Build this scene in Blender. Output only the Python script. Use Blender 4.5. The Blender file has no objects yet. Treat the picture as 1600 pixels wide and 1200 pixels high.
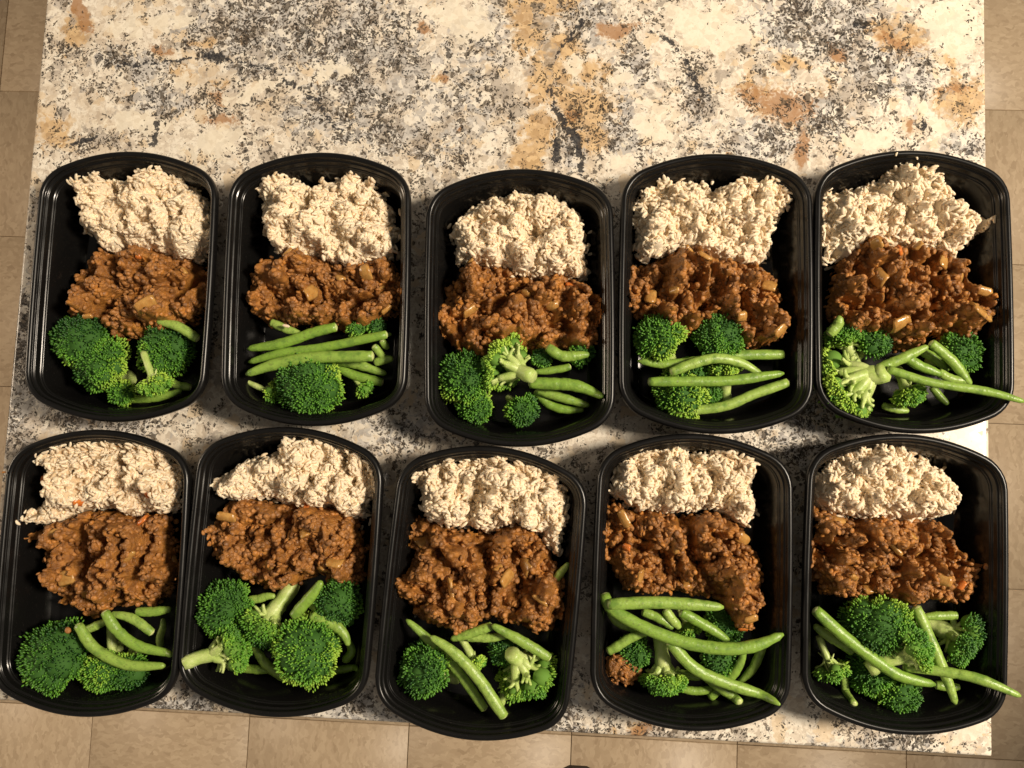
import bpy, math, random
import numpy as np
from mathutils import Matrix, Vector
random.seed(7)
rng = np.random.default_rng(11)
S = bpy.context.scene
COL = S.collection

# ------------------------------------------------------------------ camera
F = 1294.0
CAM_H = 0.70
_Y = np.array([595, 14694, -F]); _Y /= np.linalg.norm(_Y)
_X = np.array([25900, -935, F]); _X -= _Y * _X.dot(_Y); _X /= np.linalg.norm(_X)
_Z = np.cross(_X, _Y)
RCAM = np.stack([_X, _Y, _Z])


def at(px, py, z):
    """point of the place at height z seen at a pixel of the photograph"""
    d = RCAM @ np.array([px - 800, 600 - py, -F])
    t = (z - CAM_H) / d[2]
    return np.array([0, 0, CAM_H]) + d * t


cam_data = bpy.data.cameras.new('camera')
cam = bpy.data.objects.new('camera', cam_data)
COL.objects.link(cam)
cam_data.sensor_width = 36
cam_data.lens = F / 1600 * 36
cam_data.clip_start = 0.02
cam_data.clip_end = 50
M4 = Matrix([list(RCAM[0]) + [0], list(RCAM[1]) + [0], list(RCAM[2]) + [CAM_H], [0, 0, 0, 1]])
cam.matrix_world = M4
S.camera = cam

# ------------------------------------------------------------------ room light
W = bpy.data.worlds.new('World')
S.world = W
W.use_nodes = True
bg = W.node_tree.nodes['Background']
bg.inputs[0].default_value = (1.0, 0.88, 0.74, 1)
bg.inputs[1].default_value = 0.19
ld = bpy.data.lights.new('ceiling_lamp', 'SPOT')
ld.shadow_soft_size = 0.23
ld.spot_size = math.radians(58)
ld.spot_blend = 0.30
ld.energy = 430
ld.color = (1.0, 0.86, 0.68)
lamp = bpy.data.objects.new('ceiling_lamp', ld)
COL.objects.link(lamp)
lamp.location = (1.75, 0.24, 2.0)
lamp.rotation_euler = Vector((-0.80, 0.12, -1.0)).to_track_quat('-Z', 'Y').to_euler()
ld2 = bpy.data.lights.new('room_lamp', 'AREA')
ld2.shape = 'DISK'
ld2.size = 0.5
ld2.energy = 17
ld2.color = (1.0, 0.80, 0.58)
lamp2 = bpy.data.objects.new('room_lamp', ld2)
COL.objects.link(lamp2)
lamp2.location = (-2.0, 0.25, 0.55)
lamp2.rotation_euler = (Vector((-0.8, 0.1, -0.9)) - lamp2.location).to_track_quat('-Z', 'Y').to_euler()
vs = S.view_settings
vs.view_transform = 'Standard'
vs.look = 'None'
vs.exposure = 0.0
vs.gamma = 1.0

# ------------------------------------------------------------------ helpers


def link_mesh(name, me, mat=None, parent=None, loc=None):
    o = bpy.data.objects.new(name, me)
    COL.objects.link(o)
    if mat is not None and len(me.materials) == 0:
        me.materials.append(mat)
    if parent is not None:
        o.parent = parent
    if loc is not None:
        o.location = loc
    return o


def tag(o, label, cat, group=None):
    o['label'] = label
    o['category'] = cat
    if group:
        o['group'] = group
    return o


def empty(name, loc):
    o = bpy.data.objects.new(name, None)
    o.empty_display_size = 0.02
    COL.objects.link(o)
    o.location = loc
    return o


def np_mesh(name, V, polys, smooth=True, attrs=None):
    """polys: list of int arrays (k, n)"""
    me = bpy.data.meshes.new(name)
    V = np.asarray(V, dtype=np.float32)
    polys = [np.asarray(p, dtype=np.int32) for p in polys if len(p)]
    loops = np.concatenate([p.ravel() for p in polys])
    sizes = np.concatenate([np.full(len(p), p.shape[1], dtype=np.int32) for p in polys])
    starts = np.concatenate([[0], np.cumsum(sizes)[:-1]]).astype(np.int32)
    me.vertices.add(len(V)); me.vertices.foreach_set('co', V.ravel())
    me.loops.add(len(loops)); me.loops.foreach_set('vertex_index', loops)
    me.polygons.add(len(sizes))
    me.polygons.foreach_set('loop_start', starts)
    me.polygons.foreach_set('loop_total', sizes)
    if smooth:
        me.polygons.foreach_set('use_smooth', np.ones(len(sizes), dtype=bool))
    for k, a in (attrs or {}).items():
        at_ = me.attributes.new(k, 'FLOAT', 'POINT')
        at_.data.foreach_set('value', np.asarray(a, dtype=np.float32))
    me.update(calc_edges=True)
    return me


def sphere_np(seg, rings):
    V = [(0, 0, 1)]
    for i in range(1, rings):
        t = math.pi * i / rings
        for j in range(seg):
            a = 2 * math.pi * j / seg
            V.append((math.sin(t) * math.cos(a), math.sin(t) * math.sin(a), math.cos(t)))
    V.append((0, 0, -1))
    T, Q = [], []
    for j in range(seg):
        T.append((0, 1 + j, 1 + (j + 1) % seg))
    for i in range(rings - 2):
        for j in range(seg):
            a = 1 + i * seg + j; b = 1 + i * seg + (j + 1) % seg
            Q.append((a, a + seg, b + seg, b))
    n = len(V) - 1
    for j in range(seg):
        T.append((n, n - seg + (j + 1) % seg, n - seg + j))
    return np.array(V, float), np.array(T), np.array(Q)


def ico_np():
    p = (1 + 5 ** .5) / 2
    V = np.array([(-1, p, 0), (1, p, 0), (-1, -p, 0), (1, -p, 0), (0, -1, p), (0, 1, p), (0, -1, -p), (0, 1, -p), (p, 0, -1), (p, 0, 1), (-p, 0, -1), (-p, 0, 1)], float)
    V /= np.linalg.norm(V[0])
    T = np.array([(0, 11, 5), (0, 5, 1), (0, 1, 7), (0, 7, 10), (0, 10, 11), (1, 5, 9), (5, 11, 4), (11, 10, 2), (10, 7, 6), (7, 1, 8), (3, 9, 4), (3, 4, 2), (3, 2, 6), (3, 6, 8), (3, 8, 9), (4, 9, 5), (2, 4, 11), (6, 2, 10), (8, 6, 7), (9, 8, 1)])
    return V, T


def joined(name, bV, bpolys, mats, locs, attrs=None):
    """many small pieces in one mesh; mats (m,3,3), locs (m,3); attrs name->(m,)"""
    m, n = len(locs), len(bV)
    V = np.einsum('mij,nj->mni', mats, bV) + locs[:, None, :]
    off = (np.arange(m) * n)[:, None, None]
    P = [(p[None] + off).reshape(-1, p.shape[1]) for p in bpolys]
    A = {k: np.repeat(a, n) for k, a in (attrs or {}).items()}
    return np_mesh(name, V.reshape(-1, 3), P, True, A)


def frames(dirs, spin=None):
    """rotation matrices whose x axis is dirs, with a random roll"""
    d = dirs / np.linalg.norm(dirs, axis=1, keepdims=True)
    r = rng.normal(size=d.shape)
    y = np.cross(d, r); y /= np.linalg.norm(y, axis=1, keepdims=True)
    z = np.cross(d, y)
    return np.stack([d, y, z], axis=2)


def tube(pts, radii, seg=10, cap=True, flat=1.0):
    P = np.asarray(pts, float); n = len(P)
    T = np.gradient(P, axis=0); T /= np.linalg.norm(T, axis=1, keepdims=True)
    up = np.array([0, 0, 1.0])
    if abs(T[0].dot(up)) > .9:
        up = np.array([1.0, 0, 0])
    V = []
    N = np.cross(T[0], up); N /= np.linalg.norm(N)
    for i in range(n):
        N = N - T[i] * N.dot(T[i]); N /= np.linalg.norm(N)
        B = np.cross(T[i], N)
        for j in range(seg):
            a = 2 * math.pi * j / seg
            V.append(P[i] + radii[i] * (math.cos(a) * N + flat * math.sin(a) * B))
    Q = [(i * seg + j, i * seg + (j + 1) % seg, (i + 1) * seg + (j + 1) % seg, (i + 1) * seg + j) for i in range(n - 1) for j in range(seg)]
    Tr = []
    if cap:
        V.append(P[0]); V.append(P[-1]); a, b = len(V) - 2, len(V) - 1
        for j in range(seg):
            Tr.append((a, (j + 1) % seg, j))
            Tr.append((b, (n - 1) * seg + j, (n - 1) * seg + (j + 1) % seg))
    return np.array(V), np.array(Q), np.array(Tr).reshape(-1, 3).astype(int)


def merge(parts):
    V, Q, T, off = [], [], [], 0
    for v, q, t in parts:
        V.append(v)
        if len(q): Q.append(q + off)
        if len(t): T.append(t + off)
        off += len(v)
    out = []
    if Q: out.append(np.concatenate(Q))
    if T: out.append(np.concatenate(T))
    return np.concatenate(V), out


def spline(pts, n):
    P = np.asarray(pts, float)
    if len(P) == 2:
        P = np.array([P[0], (P[0] + P[1]) / 2, P[1]])
    Q = np.vstack([2 * P[0] - P[1], P, 2 * P[-1] - P[-2]])
    k = len(P) - 1
    out = []
    for s in np.linspace(0, k - 1e-6, n):
        i = int(s); t = s - i
        a, b, c, d = Q[i], Q[i + 1], Q[i + 2], Q[i + 3]
        out.append(.5 * ((2 * b) + (-a + c) * t + (2 * a - 5 * b + 4 * c - d) * t * t + (-a + 3 * b - 3 * c + d) * t ** 3))
    out = np.array(out)
    L = np.concatenate([[0], np.cumsum(np.linalg.norm(np.diff(out, axis=0), axis=1))])
    g = np.linspace(0, L[-1], n)
    return np.stack([np.interp(g, L, out[:, i]) for i in range(3)], axis=1), L[-1]


def vnoise(x, y, seed=0):
    xi = np.floor(x).astype(np.int64); yi = np.floor(y).astype(np.int64)
    fx = x - xi; fy = y - yi
    fx = fx * fx * (3 - 2 * fx); fy = fy * fy * (3 - 2 * fy)

    def h(a, b):
        n = (a * 374761393 + b * 668265263 + seed * 974711) & 0x7fffffff
        n = ((n ^ (n >> 13)) * 1274126177) & 0x7fffffff
        n = n ^ (n >> 16)
        return (n & 0xffff) / 65535.0
    return (h(xi, yi) * (1 - fx) + h(xi + 1, yi) * fx) * (1 - fy) + (h(xi, yi + 1) * (1 - fx) + h(xi + 1, yi + 1) * fx) * fy


def fbm(x, y, seed=0, o=3):
    s = 0; a = .5; t = 0
    for i in range(o):
        s = s + a * vnoise(x * 2 ** i + 17.3 * i, y * 2 ** i - 9.1 * i, seed + i); t += a; a *= .55
    return s / t


def poly_sd(px, py, poly):
    """signed distance, positive inside"""
    P = np.asarray(poly); Qn = np.roll(P, -1, axis=0)
    d = np.full(px.shape, 1e9); ins = np.zeros(px.shape, bool)
    for (ax, ay), (bx, by) in zip(P, Qn):
        ex, ey = bx - ax, by - ay
        t = np.clip(((px - ax) * ex + (py - ay) * ey) / (ex * ex + ey * ey + 1e-12), 0, 1)
        d = np.minimum(d, np.hypot(px - ax - t * ex, py - ay - t * ey))
        if ay != by:
            c = ((ay > py) != (by > py)) & (px < (bx - ax) * (py - ay) / (by - ay) + ax)
            ins ^= c
    return np.where(ins, d, -d)


# ------------------------------------------------------------------ materials


class Mat:
    def __init__(s, name, rough=.5, spec=.5):
        s.m = bpy.data.materials.new(name); s.m.use_nodes = True
        s.t = s.m.node_tree; s.b = s.t.nodes['Principled BSDF']
        s.b.inputs['Roughness'].default_value = rough
        s.b.inputs['Specular IOR Level'].default_value = spec

    def n(s, typ, **kw):
        nd = s.t.nodes.new(typ)
        for k, v in kw.items(): setattr(nd, k, v)
        return nd

    def l(s, a, b): s.t.links.new(a, b)

    def val(s, sock, v):
        if hasattr(v, 'is_output'): s.l(v, sock)
        else: sock.default_value = v

    def coord(s, kind='Object'):
        if not hasattr(s, '_c'): s._c = s.n('ShaderNodeTexCoord')
        return s._c.outputs[kind]

    def noise(s, scale, detail=3, rough=.55, vec=None, dist=0.0, color=False):
        nd = s.n('ShaderNodeTexNoise')
        nd.inputs['Scale'].default_value = scale; nd.inputs['Detail'].default_value = detail
        nd.inputs['Roughness'].default_value = rough; nd.inputs['Distortion'].default_value = dist
        s.l(vec if vec is not None else s.coord(), nd.inputs['Vector'])
        return nd.outputs['Color' if color else 'Fac']

    def vor(s, scale, vec=None, out='Distance', feature='F1'):
        nd = s.n('ShaderNodeTexVoronoi', feature=feature); nd.inputs['Scale'].default_value = scale
        s.l(vec if vec is not None else s.coord(), nd.inputs['Vector'])
        return nd.outputs[out]

    def attr(s, name):
        return s.n('ShaderNodeAttribute', attribute_name=name).outputs['Fac']

    def math(s, op, a, b=0.0, c=0.0, clamp=False):
        nd = s.n('ShaderNodeMath', operation=op); nd.use_clamp = clamp
        s.val(nd.inputs[0], a); s.val(nd.inputs[1], b); s.val(nd.inputs[2], c)
        return nd.outputs[0]

    def ramp(s, fac, lo, hi, smooth=True):
        nd = s.n('ShaderNodeMapRange'); nd.clamp = True
        if smooth: nd.interpolation_type = 'SMOOTHSTEP'
        s.val(nd.inputs[0], fac); nd.inputs[1].default_value = lo; nd.inputs[2].default_value = hi
        return nd.outputs[0]

    def mix(s, fac, a, b, blend='MIX'):
        nd = s.n('ShaderNodeMix', data_type='RGBA', blend_type=blend)
        s.val(nd.inputs[0], fac)
        for i, v in ((6, a), (7, b)):
            if hasattr(v, 'is_output'): s.l(v, nd.inputs[i])
            else: nd.inputs[i].default_value = (*v, 1)
        return nd.outputs[2]

    def col(s, v): s.l(v, s.b.inputs['Base Color']) if hasattr(v, 'is_output') else setattr(s.b.inputs['Base Color'], 'default_value', (*v, 1))

    def bump(s, h, dist, strength=1.0):
        nd = s.n('ShaderNodeBump'); nd.inputs['Distance'].default_value = dist; nd.inputs['Strength'].default_value = strength
        s.l(h, nd.inputs['Height']); s.l(nd.outputs[0], s.b.inputs['Normal'])

    def sss(s, w, scale, rad=(1, .5, .25)):
        s.b.subsurface_method = 'BURLEY'
        s.b.inputs['Subsurface Weight'].default_value = w
        s.b.inputs['Subsurface Scale'].default_value = scale
        s.b.inputs['Subsurface Radius'].default_value = rad

    def rnd(s):
        """piece by piece variation, for single pieces and for joined ones"""
        oi = s.n('ShaderNodeObjectInfo').outputs['Random']
        return s.math('FRACT', s.math('ADD', oi, s.attr('rnd')))


def m_plastic(base=.16, name='black_plastic'):
    m = Mat(name, .36, .3)
    m.col(m.mix(m.ramp(m.noise(1500, 2), .72, .76), (.0048, .0046, .0045), (.09, .08, .07)))
    r = m.ramp(m.noise(60, 4), .3, .8)
    m.l(m.math('MULTIPLY_ADD', r, .09, base), m.b.inputs['Roughness'])
    m.bump(m.noise(900, 2), .0001, .1)
    return m.m


def m_rice():
    m = Mat('cooked_brown_rice', .5, .25)
    r = m.rnd()
    c = m.mix(r, (.82, .70, .52), (.72, .58, .41))
    c = m.mix(m.ramp(r, .90, 1.0), c, (.62, .46, .28))
    c = m.mix(m.ramp(m.noise(260, 2), .5, .75), c, (.84, .73, .54))
    m.col(c); m.sss(.75, .0016, (1, .74, .46))
    return m.m


def m_sauce():
    m = Mat('lentil_sauce', .33, .55)
    n1 = m.noise(160, 4); n2 = m.noise(45, 3)
    c = m.mix(m.ramp(n1, .35, .7), (.23, .092, .022), (.45, .188, .040))
    c = m.mix(m.ramp(n2, .5, .75), c, (.56, .24, .042))
    m.col(c); m.sss(.05, .0015, (1, .4, .15))
    m.l(m.math('MULTIPLY_ADD', n2, .4, .12), m.b.inputs['Roughness'])
    m.bump(m.noise(420, 5, .65), .0022, 1.0)
    return m.m


def m_lentil():
    m = Mat('lentil_skin', .42, .35)
    r = m.rnd()
    c = m.mix(r, (.19, .086, .032), (.42, .186, .054))
    c = m.mix(m.ramp(m.noise(90, 3), .48, .70), c, (.48, .195, .038))
    m.col(c)
    m.l(m.math('MULTIPLY_ADD', m.noise(120, 2), .5, .14), m.b.inputs['Roughness'])
    m.bump(m.noise(800, 4), .0008, .8)
    return m.m


def m_onion(name, a, b, rough=.22):
    m = Mat(name, rough, .5)
    c = m.mix(m.ramp(m.noise(260, 3), .3, .7), a, b)
    m.col(c); m.sss(.35, .002, (1, .6, .2))
    m.bump(m.noise(500, 3), .0005, .5)
    return m.m


def m_bean():
    m = Mat('green_bean_skin', .36, .5)
    oi = m.n('ShaderNodeObjectInfo').outputs['Random']
    c = m.mix(oi, (.20, .345, .045), (.33, .465, .10))
    c = m.mix(m.ramp(m.noise(130, 4), .45, .70), c, (.13, .24, .035))
    c = m.mix(m.math('MULTIPLY', m.ramp(m.noise(380, 4), .56, .70), .6), c, (.13, .17, .04))
    m.col(c); m.sss(.15, .0015, (.5, 1, .2))
    m.l(m.math('MULTIPLY_ADD', m.noise(220, 3), .42, .16), m.b.inputs['Roughness'])
    m.bump(m.noise(330, 4), .0008, .7)
    return m.m


def m_pale(name, a, b):
    m = Mat(name, .4, .4)
    c = m.mix(m.ramp(m.noise(90, 4), .35, .7), a, b)
    c = m.mix(m.math('MULTIPLY', m.ramp(m.noise(700, 2), .5, .8), .35), c, (.62, .66, .34))
    m.col(c); m.sss(.2, .002, (.7, 1, .3))
    m.bump(m.noise(350, 3), .0006, .6)
    return m.m


def m_bud():
    m = Mat('broccoli_buds', .42, .5)
    t = m.attr('tone')
    c = m.mix(m.ramp(t, .0, .5, False), (.016, .075, .010), (.105, .29, .020))
    c = m.mix(m.ramp(t, .5, 1.0, False), c, (.36, .54, .055))
    m.col(c); m.sss(.1, .001, (.5, 1, .2))
    return m.m


def m_granite():
    m = Mat('polished_granite', .2, .35)
    P = m.coord()
    warp = m.n('ShaderNodeVectorMath', operation='MULTIPLY_ADD')
    m.l(m.noise(38, 4, .6, color=True), warp.inputs[0])
    warp.inputs[1].default_value = (.016, .016, .016); m.l(P, warp.inputs[2])
    wv = warp.outputs[0]
    warp2 = m.n('ShaderNodeVectorMath', operation='MULTIPLY_ADD')
    m.l(m.noise(160, 3, .6, color=True), warp2.inputs[0])
    warp2.inputs[1].default_value = (.006, .006, .006); m.l(wv, warp2.inputs[2])
    wv2 = warp2.outputs[0]
    def cell(scale, vec):
        sp_ = m.n('ShaderNodeSeparateColor'); m.l(m.vor(scale, vec, 'Color'), sp_.inputs[0])
        return sp_.outputs[0], sp_.outputs[1], sp_.outputs[2]
    a1, a2, a3 = cell(95, wv2); b1, b2, b3 = cell(210, wv2); d1, d2, d3 = cell(330, wv2); e1, e2, e3 = cell(620, wv)
    fine = m.noise(330, 4, .65, vec=wv)
    mid = m.noise(95, 5, .65, vec=wv)
    big = m.noise(16, 4, .65, vec=wv)
    # cream feldspar crystals of several tones
    c = m.mix(a1, (.81, .735, .62), (.69, .61, .50))
    c = m.mix(m.math('MULTIPLY', m.ramp(b1, .45, .95), .75), c, (.50, .425, .34))
    c = m.mix(m.math('MULTIPLY', m.ramp(b2, .62, .66), .8), c, (.82, .76, .65))
    c = m.mix(m.math('MULTIPLY', m.ramp(fine, .48, .62), .62), c, (.50, .43, .35))
    c = m.mix(m.math('MULTIPLY', m.ramp(a2, .84, .88), .55), c, (.66, .50, .31))
    # translucent grey quartz
    g = m.math('ADD', m.math('MULTIPLY', m.attr('grey'), .62), m.math('MULTIPLY', big, .52))
    gs = m.math('ADD', m.math('ADD', g, m.math('MULTIPLY_ADD', mid, .9, -.45)), m.math('MULTIPLY_ADD', b3, .26, -.13))
    gm = m.ramp(gs, .40, .54)
    gc = m.mix(b1, (.60, .57, .535), (.38, .365, .35))
    gc = m.mix(m.ramp(d1, .76, .80), gc, (.25, .235, .225))
    gc = m.mix(m.ramp(b2, .74, .78), gc, (.74, .69, .61))
    c = m.mix(m.math('MULTIPLY', gm, .85), c, gc)
    tp = m.ramp(m.noise(21, 5, .68, vec=wv2), .54, .63)
    c = m.mix(m.math('MULTIPLY', tp, .5), c, m.mix(b1, (.58, .47, .34), (.44, .35, .255)))
    # ochre and rust stains
    om = m.ramp(m.math('ADD', m.attr('ochre'), m.math('ADD', m.math('MULTIPLY_ADD', mid, 1.3, -.65), m.math('MULTIPLY_ADD', b3, .3, -.15))), .26, .62)
    c = m.mix(m.math('MULTIPLY', om, .8), c, m.mix(b1, (.66, .44, .205), (.40, .24, .10)))
    rm = m.ramp(m.math('ADD', m.attr('rust'), m.math('MULTIPLY_ADD', fine, 1.2, -.6)), .22, .55)
    c = m.mix(m.math('MULTIPLY', rm, .85), c, (.36, .185, .08))
    hm = m.ramp(m.math('ADD', m.math('ADD', m.attr('cream'), m.math('MULTIPLY_ADD', mid, 1.3, -.65)), m.math('MULTIPLY_ADD', a3, .5, -.25)), .38, .46)
    c = m.mix(m.math('MULTIPLY', hm, .72), c, m.mix(b1, (.83, .765, .63), (.76, .68, .54)))
    c = m.mix(m.ramp(m.noise(60, 3, .5, vec=wv2), .70, .76), c, (.44, .27, .13))
    q1 = m.ramp(m.math('ADD', a3, m.math('MULTIPLY_ADD', m.noise(30, 4, .7, vec=wv), 2.2, -1.1)), .80, .96)
    c = m.mix(m.math('MULTIPLY', m.math('MULTIPLY', q1, m.math('SUBTRACT', 1.0, m.math('MULTIPLY', hm, .8))), .72), c, m.mix(b2, (.46, .41, .36), (.24, .20, .16)))
    # biotite specks: dense in the dark areas, sparse in cream
    clus = m.math('MULTIPLY_ADD', m.noise(60, 4, .7, vec=wv), 1.9, -.90)
    dens = m.math('ADD', m.math('MULTIPLY_ADD', m.attr('dark'), .36, m.math('MULTIPLY', gm, .12)), clus)
    dens = m.math('MULTIPLY_ADD', hm, -.25, dens)
    k1 = m.ramp(m.math('ADD', d2, m.math('MULTIPLY', dens, .9)), .985, 1.0)
    c = m.mix(m.math('MULTIPLY', k1, .8), c, m.mix(d3, (.025, .022, .019), (.15, .115, .08)))
    k2 = m.ramp(m.math('ADD', e2, m.math('MULTIPLY', dens, .6)), .985, 1.0)
    c = m.mix(m.math('MULTIPLY', k2, .85), c, m.mix(e3, (.018, .016, .015), (.09, .065, .045)))
    f1, f2, f3 = cell(900, wv)
    k3 = m.ramp(m.math('ADD', f1, m.math('MULTIPLY', dens, .42)), .985, 1.0)
    c = m.mix(m.math('MULTIPLY', k3, .9), c, (.02, .018, .016))
    vm = m.ramp(m.math('ADD', m.attr('vein'), m.math('ADD', m.math('MULTIPLY_ADD', fine, 1.4, -.7), m.math('MULTIPLY_ADD', d1, .4, -.2))), .45, .62)
    c = m.mix(m.math('MULTIPLY', vm, .92), c, (.028, .028, .032))
    m.col(c)
    m.l(m.math('MULTIPLY_ADD', fine, .12, .17), m.b.inputs['Roughness'])
    return m.m


def m_tile():
    m = Mat('vinyl_tile', .42, .35)
    P = m.coord()
    mp = m.n('ShaderNodeMapping'); mp.inputs['Scale'].default_value = (1, .42, 1)
    w = m.n('ShaderNodeVectorMath', operation='MULTIPLY_ADD')
    m.l(m.noise(50, 2, color=True), w.inputs[0]); w.inputs[1].default_value = (.02, .02, .02); m.l(P, w.inputs[2])
    m.l(w.outputs[0], mp.inputs['Vector'])
    oi = m.n('ShaderNodeObjectInfo').outputs['Random']
    off = m.n('ShaderNodeCombineXYZ'); m.l(m.math('MULTIPLY', oi, 40), off.inputs[0]); m.l(m.math('MULTIPLY', oi, 77), off.inputs[1])
    ad = m.n('ShaderNodeVectorMath', operation='ADD'); m.l(mp.outputs[0], ad.inputs[0]); m.l(off.outputs[0], ad.inputs[1])
    v = ad.outputs[0]
    cells = m.vor(185, v, 'Color'); sp = m.n('ShaderNodeSeparateColor'); m.l(cells, sp.inputs[0])
    c = m.mix(sp.outputs[0], (.385, .29, .19), (.475, .37, .25))
    c = m.mix(m.math('MULTIPLY', m.ramp(sp.outputs[1], .82, .92), .35), c, (.26, .185, .115))
    c = m.mix(m.math('MULTIPLY', m.ramp(m.noise(110, 4, .6, vec=v), .5, .75), .5), c, (.42, .31, .21))
    m.col(c)
    m.bump(m.noise(180, 3, vec=v), .0006, .3)
    return m.m


def m_flat(name, c, rough=.6):
    m = Mat(name, rough, .4)
    m.col(m.mix(m.noise(60, 4), tuple(x * .85 for x in c), c))
    return m.m


MAT = dict(plastic=m_plastic(), rim=m_plastic(.27, 'worn_black_plastic'), rice=m_rice(), sauce=m_sauce(), lentil=m_lentil(), bean=m_bean(), bud=m_bud(),
           onion=m_onion('stewed_onion', (.36, .17, .04), (.47, .26, .075)),
           carrot=m_onion('stewed_carrot', (.52, .13, .025), (.62, .20, .04)),
           stem=m_pale('broccoli_stem', (.36, .49, .12), (.52, .61, .23)),
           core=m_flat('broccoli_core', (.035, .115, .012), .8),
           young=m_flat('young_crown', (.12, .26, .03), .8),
           cut=m_pale('bean_cut_end', (.42, .52, .17), (.55, .60, .25)),
           granite=m_granite(), tile=m_tile(), wood=m_flat('cabinet_wood', (.20, .10, .045), .45),
           grout=m_flat('tile_joint', (.24, .175, .115), .8), shoe=m_flat('shoe_leather', (.10, .05, .028), .5),
           sole=m_flat('shoe_sole', (.04, .03, .025), .7))

# ------------------------------------------------------------------ floor
ZF = -0.896
fl = np_mesh('floor', [(-2.2, -1.9, ZF - .006), (2.2, -1.9, ZF - .006), (2.2, 2.9, ZF - .006), (-2.2, 2.9, ZF - .006)], [[(0, 1, 2, 3)]], False)
floor = link_mesh('floor', fl, MAT['grout']); floor['kind'] = 'structure'
TP = 0.3048
h = TP / 2 - .0007
tv = [(-h, -h, -.005), (h, -h, -.005), (h, h, -.005), (-h, h, -.005)]
e = h - .0006
tv += [(-h, -h, -.0008), (h, -h, -.0008), (h, h, -.0008), (-h, h, -.0008), (-e, -e, 0), (e, -e, 0), (e, e, 0), (-e, e, 0)]
tq = [(0, 1, 5, 4), (1, 2, 6, 5), (2, 3, 7, 6), (3, 0, 4, 7), (4, 5, 9, 8), (5, 6, 10, 9), (6, 7, 11, 10), (7, 4, 8, 11), (8, 9, 10, 11)]
tme = np_mesh('floor_tile', tv, [tq], False)
sx = at(893, 1150, ZF)[0]; sy = at(1570, 413, ZF)[1]
for i in range(-6, 6):
    for j in range(-6, 7):
        t = link_mesh('floor_tile', tme, MAT['tile'], floor)
        t.location = (sx + (i + .5) * TP, sy + (j + .5) * TP, ZF)
        t.rotation_euler.z = math.pi / 2 * ((i + j) % 2)

# ------------------------------------------------------------------ island counter
isl = empty('kitchen_island', (-.057, .3, ZF))
tag(isl, 'kitchen island with speckled cream, grey and ochre granite top under the meal trays', 'counter')
X0, X1, Y0, Y1 = -.4745, .3602, -.2225, .92
nx, ny = 300, 400
gx = np.linspace(X0 + .003, X1 - .003, nx); gy = np.linspace(Y0 + .003, Y1 - .003, ny)
GX, GY = np.meshgrid(gx, gy)
wx = GX + .018 * (fbm(GX * 45, GY * 45, 3) - .5); wy = GY + .018 * (fbm(GX * 45, GY * 45, 9) - .5)
att = {k: np.zeros_like(GX) for k in ('grey', 'ochre', 'rust', 'dark', 'vein', 'cream')}


def blot(kind, px, py, rx, ry, s=1.0, ang=0):
    c = at(px, py, 0); rx *= .00055; ry *= .00055
    dx, dy = wx - c[0], wy - c[1]
    a = math.radians(ang); u = dx * math.cos(a) + dy * math.sin(a); v = -dx * math.sin(a) + dy * math.cos(a)
    g = s * np.exp(-((u / rx) ** 2 + (v / ry) ** 2) * .8)
    att[kind] = np.maximum(att[kind], g)


def line(kind, pts, w, s=1.0):
    P = [at(x, y, 0) for x, y in pts]; w *= .00055
    d = np.full(GX.shape, 9.)
    for a, b in zip(P[:-1], P[1:]):
        ex, ey = b[0] - a[0], b[1] - a[1]
        t = np.clip(((wx - a[0]) * ex + (wy - a[1]) * ey) / (ex * ex + ey * ey), 0, 1)
        d = np.minimum(d, np.hypot(wx - a[0] - t * ex, wy - a[1] - t * ey))
    att[kind] = np.maximum(att[kind], s * np.exp(-(d / w) ** 2))


for b in [(370, 40, 70, 50), (480, 40, 120, 60), (550, 90, 40, 80, .8), (600, 130, 90, 70, .8), (700, 190, 90, 60, .7), (225, 115, 35, 22), (180, 95, 36, 24), (245, 155, 45, 22), (390, 110, 32, 16),
          (990, 110, 28, 28, .8), (970, 190, 34, 50, .9), (1085, 160, 24, 40, .8), (1290, 40, 95, 50), (1370, 100, 35, 45, .9), (1510, 222, 32, 16), (1430, 120, 20, 45, .9), (895, 225, 20, 40, .9), (30, 560, 40, 110), (30, 660, 40, 60, .9),
          (1290, 180, 60, 35, .6), (500, 180, 50, 30, .8), (160, 655, 80, 25, .8), (620, 670, 80, 40, .5), (1260, 680, 60, 60, .6), (290, 1110, 40, 30, .9), (560, 1130, 60, 40, .8), (860, 1130, 80, 50, .7), (1400, 1160, 60, 30, .7), (1180, 220, 60, 25, .7),
          (920, 30, 40, 30, .8), (600, 200, 80, 40, .7), (760, 60, 40, 60, .6)]: blot('grey', *b)
for b in [(115, 50, 22, 32, .9), (85, 205, 34, 28, .7), (280, 118, 28, 18, .55), (345, 125, 18, 12, .5), (830, 30, 36, 60), (860, 120, 42, 45), (880, 70, 30, 30), (875, 5, 35, 20), (925, 105, 30, 20, .8), (910, 170, 42, 45), (925, 212, 26, 26), (843, 205, 26, 36), (828, 245, 30, 26),
          (1235, 105, 28, 12, .9), (1400, 50, 45, 32, .8), (1430, 62, 30, 20, .8), (1500, 155, 36, 38, .95), (1490, 92, 9, 32, .8), (1045, 190, 22, 25, .4), (1180, 140, 45, 30, .6), (1290, 140, 30, 20, .5), (1000, 1130, 60, 30, .5), (320, 65, 25, 10, .6), (680, 130, 14, 12, .6), (1330, 200, 20, 20, .4), (1540, 1100, 20, 60, .5), (130, 650, 30, 20, .4), (500, 640, 15, 15, .5)]: blot('ochre', *b)
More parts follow.
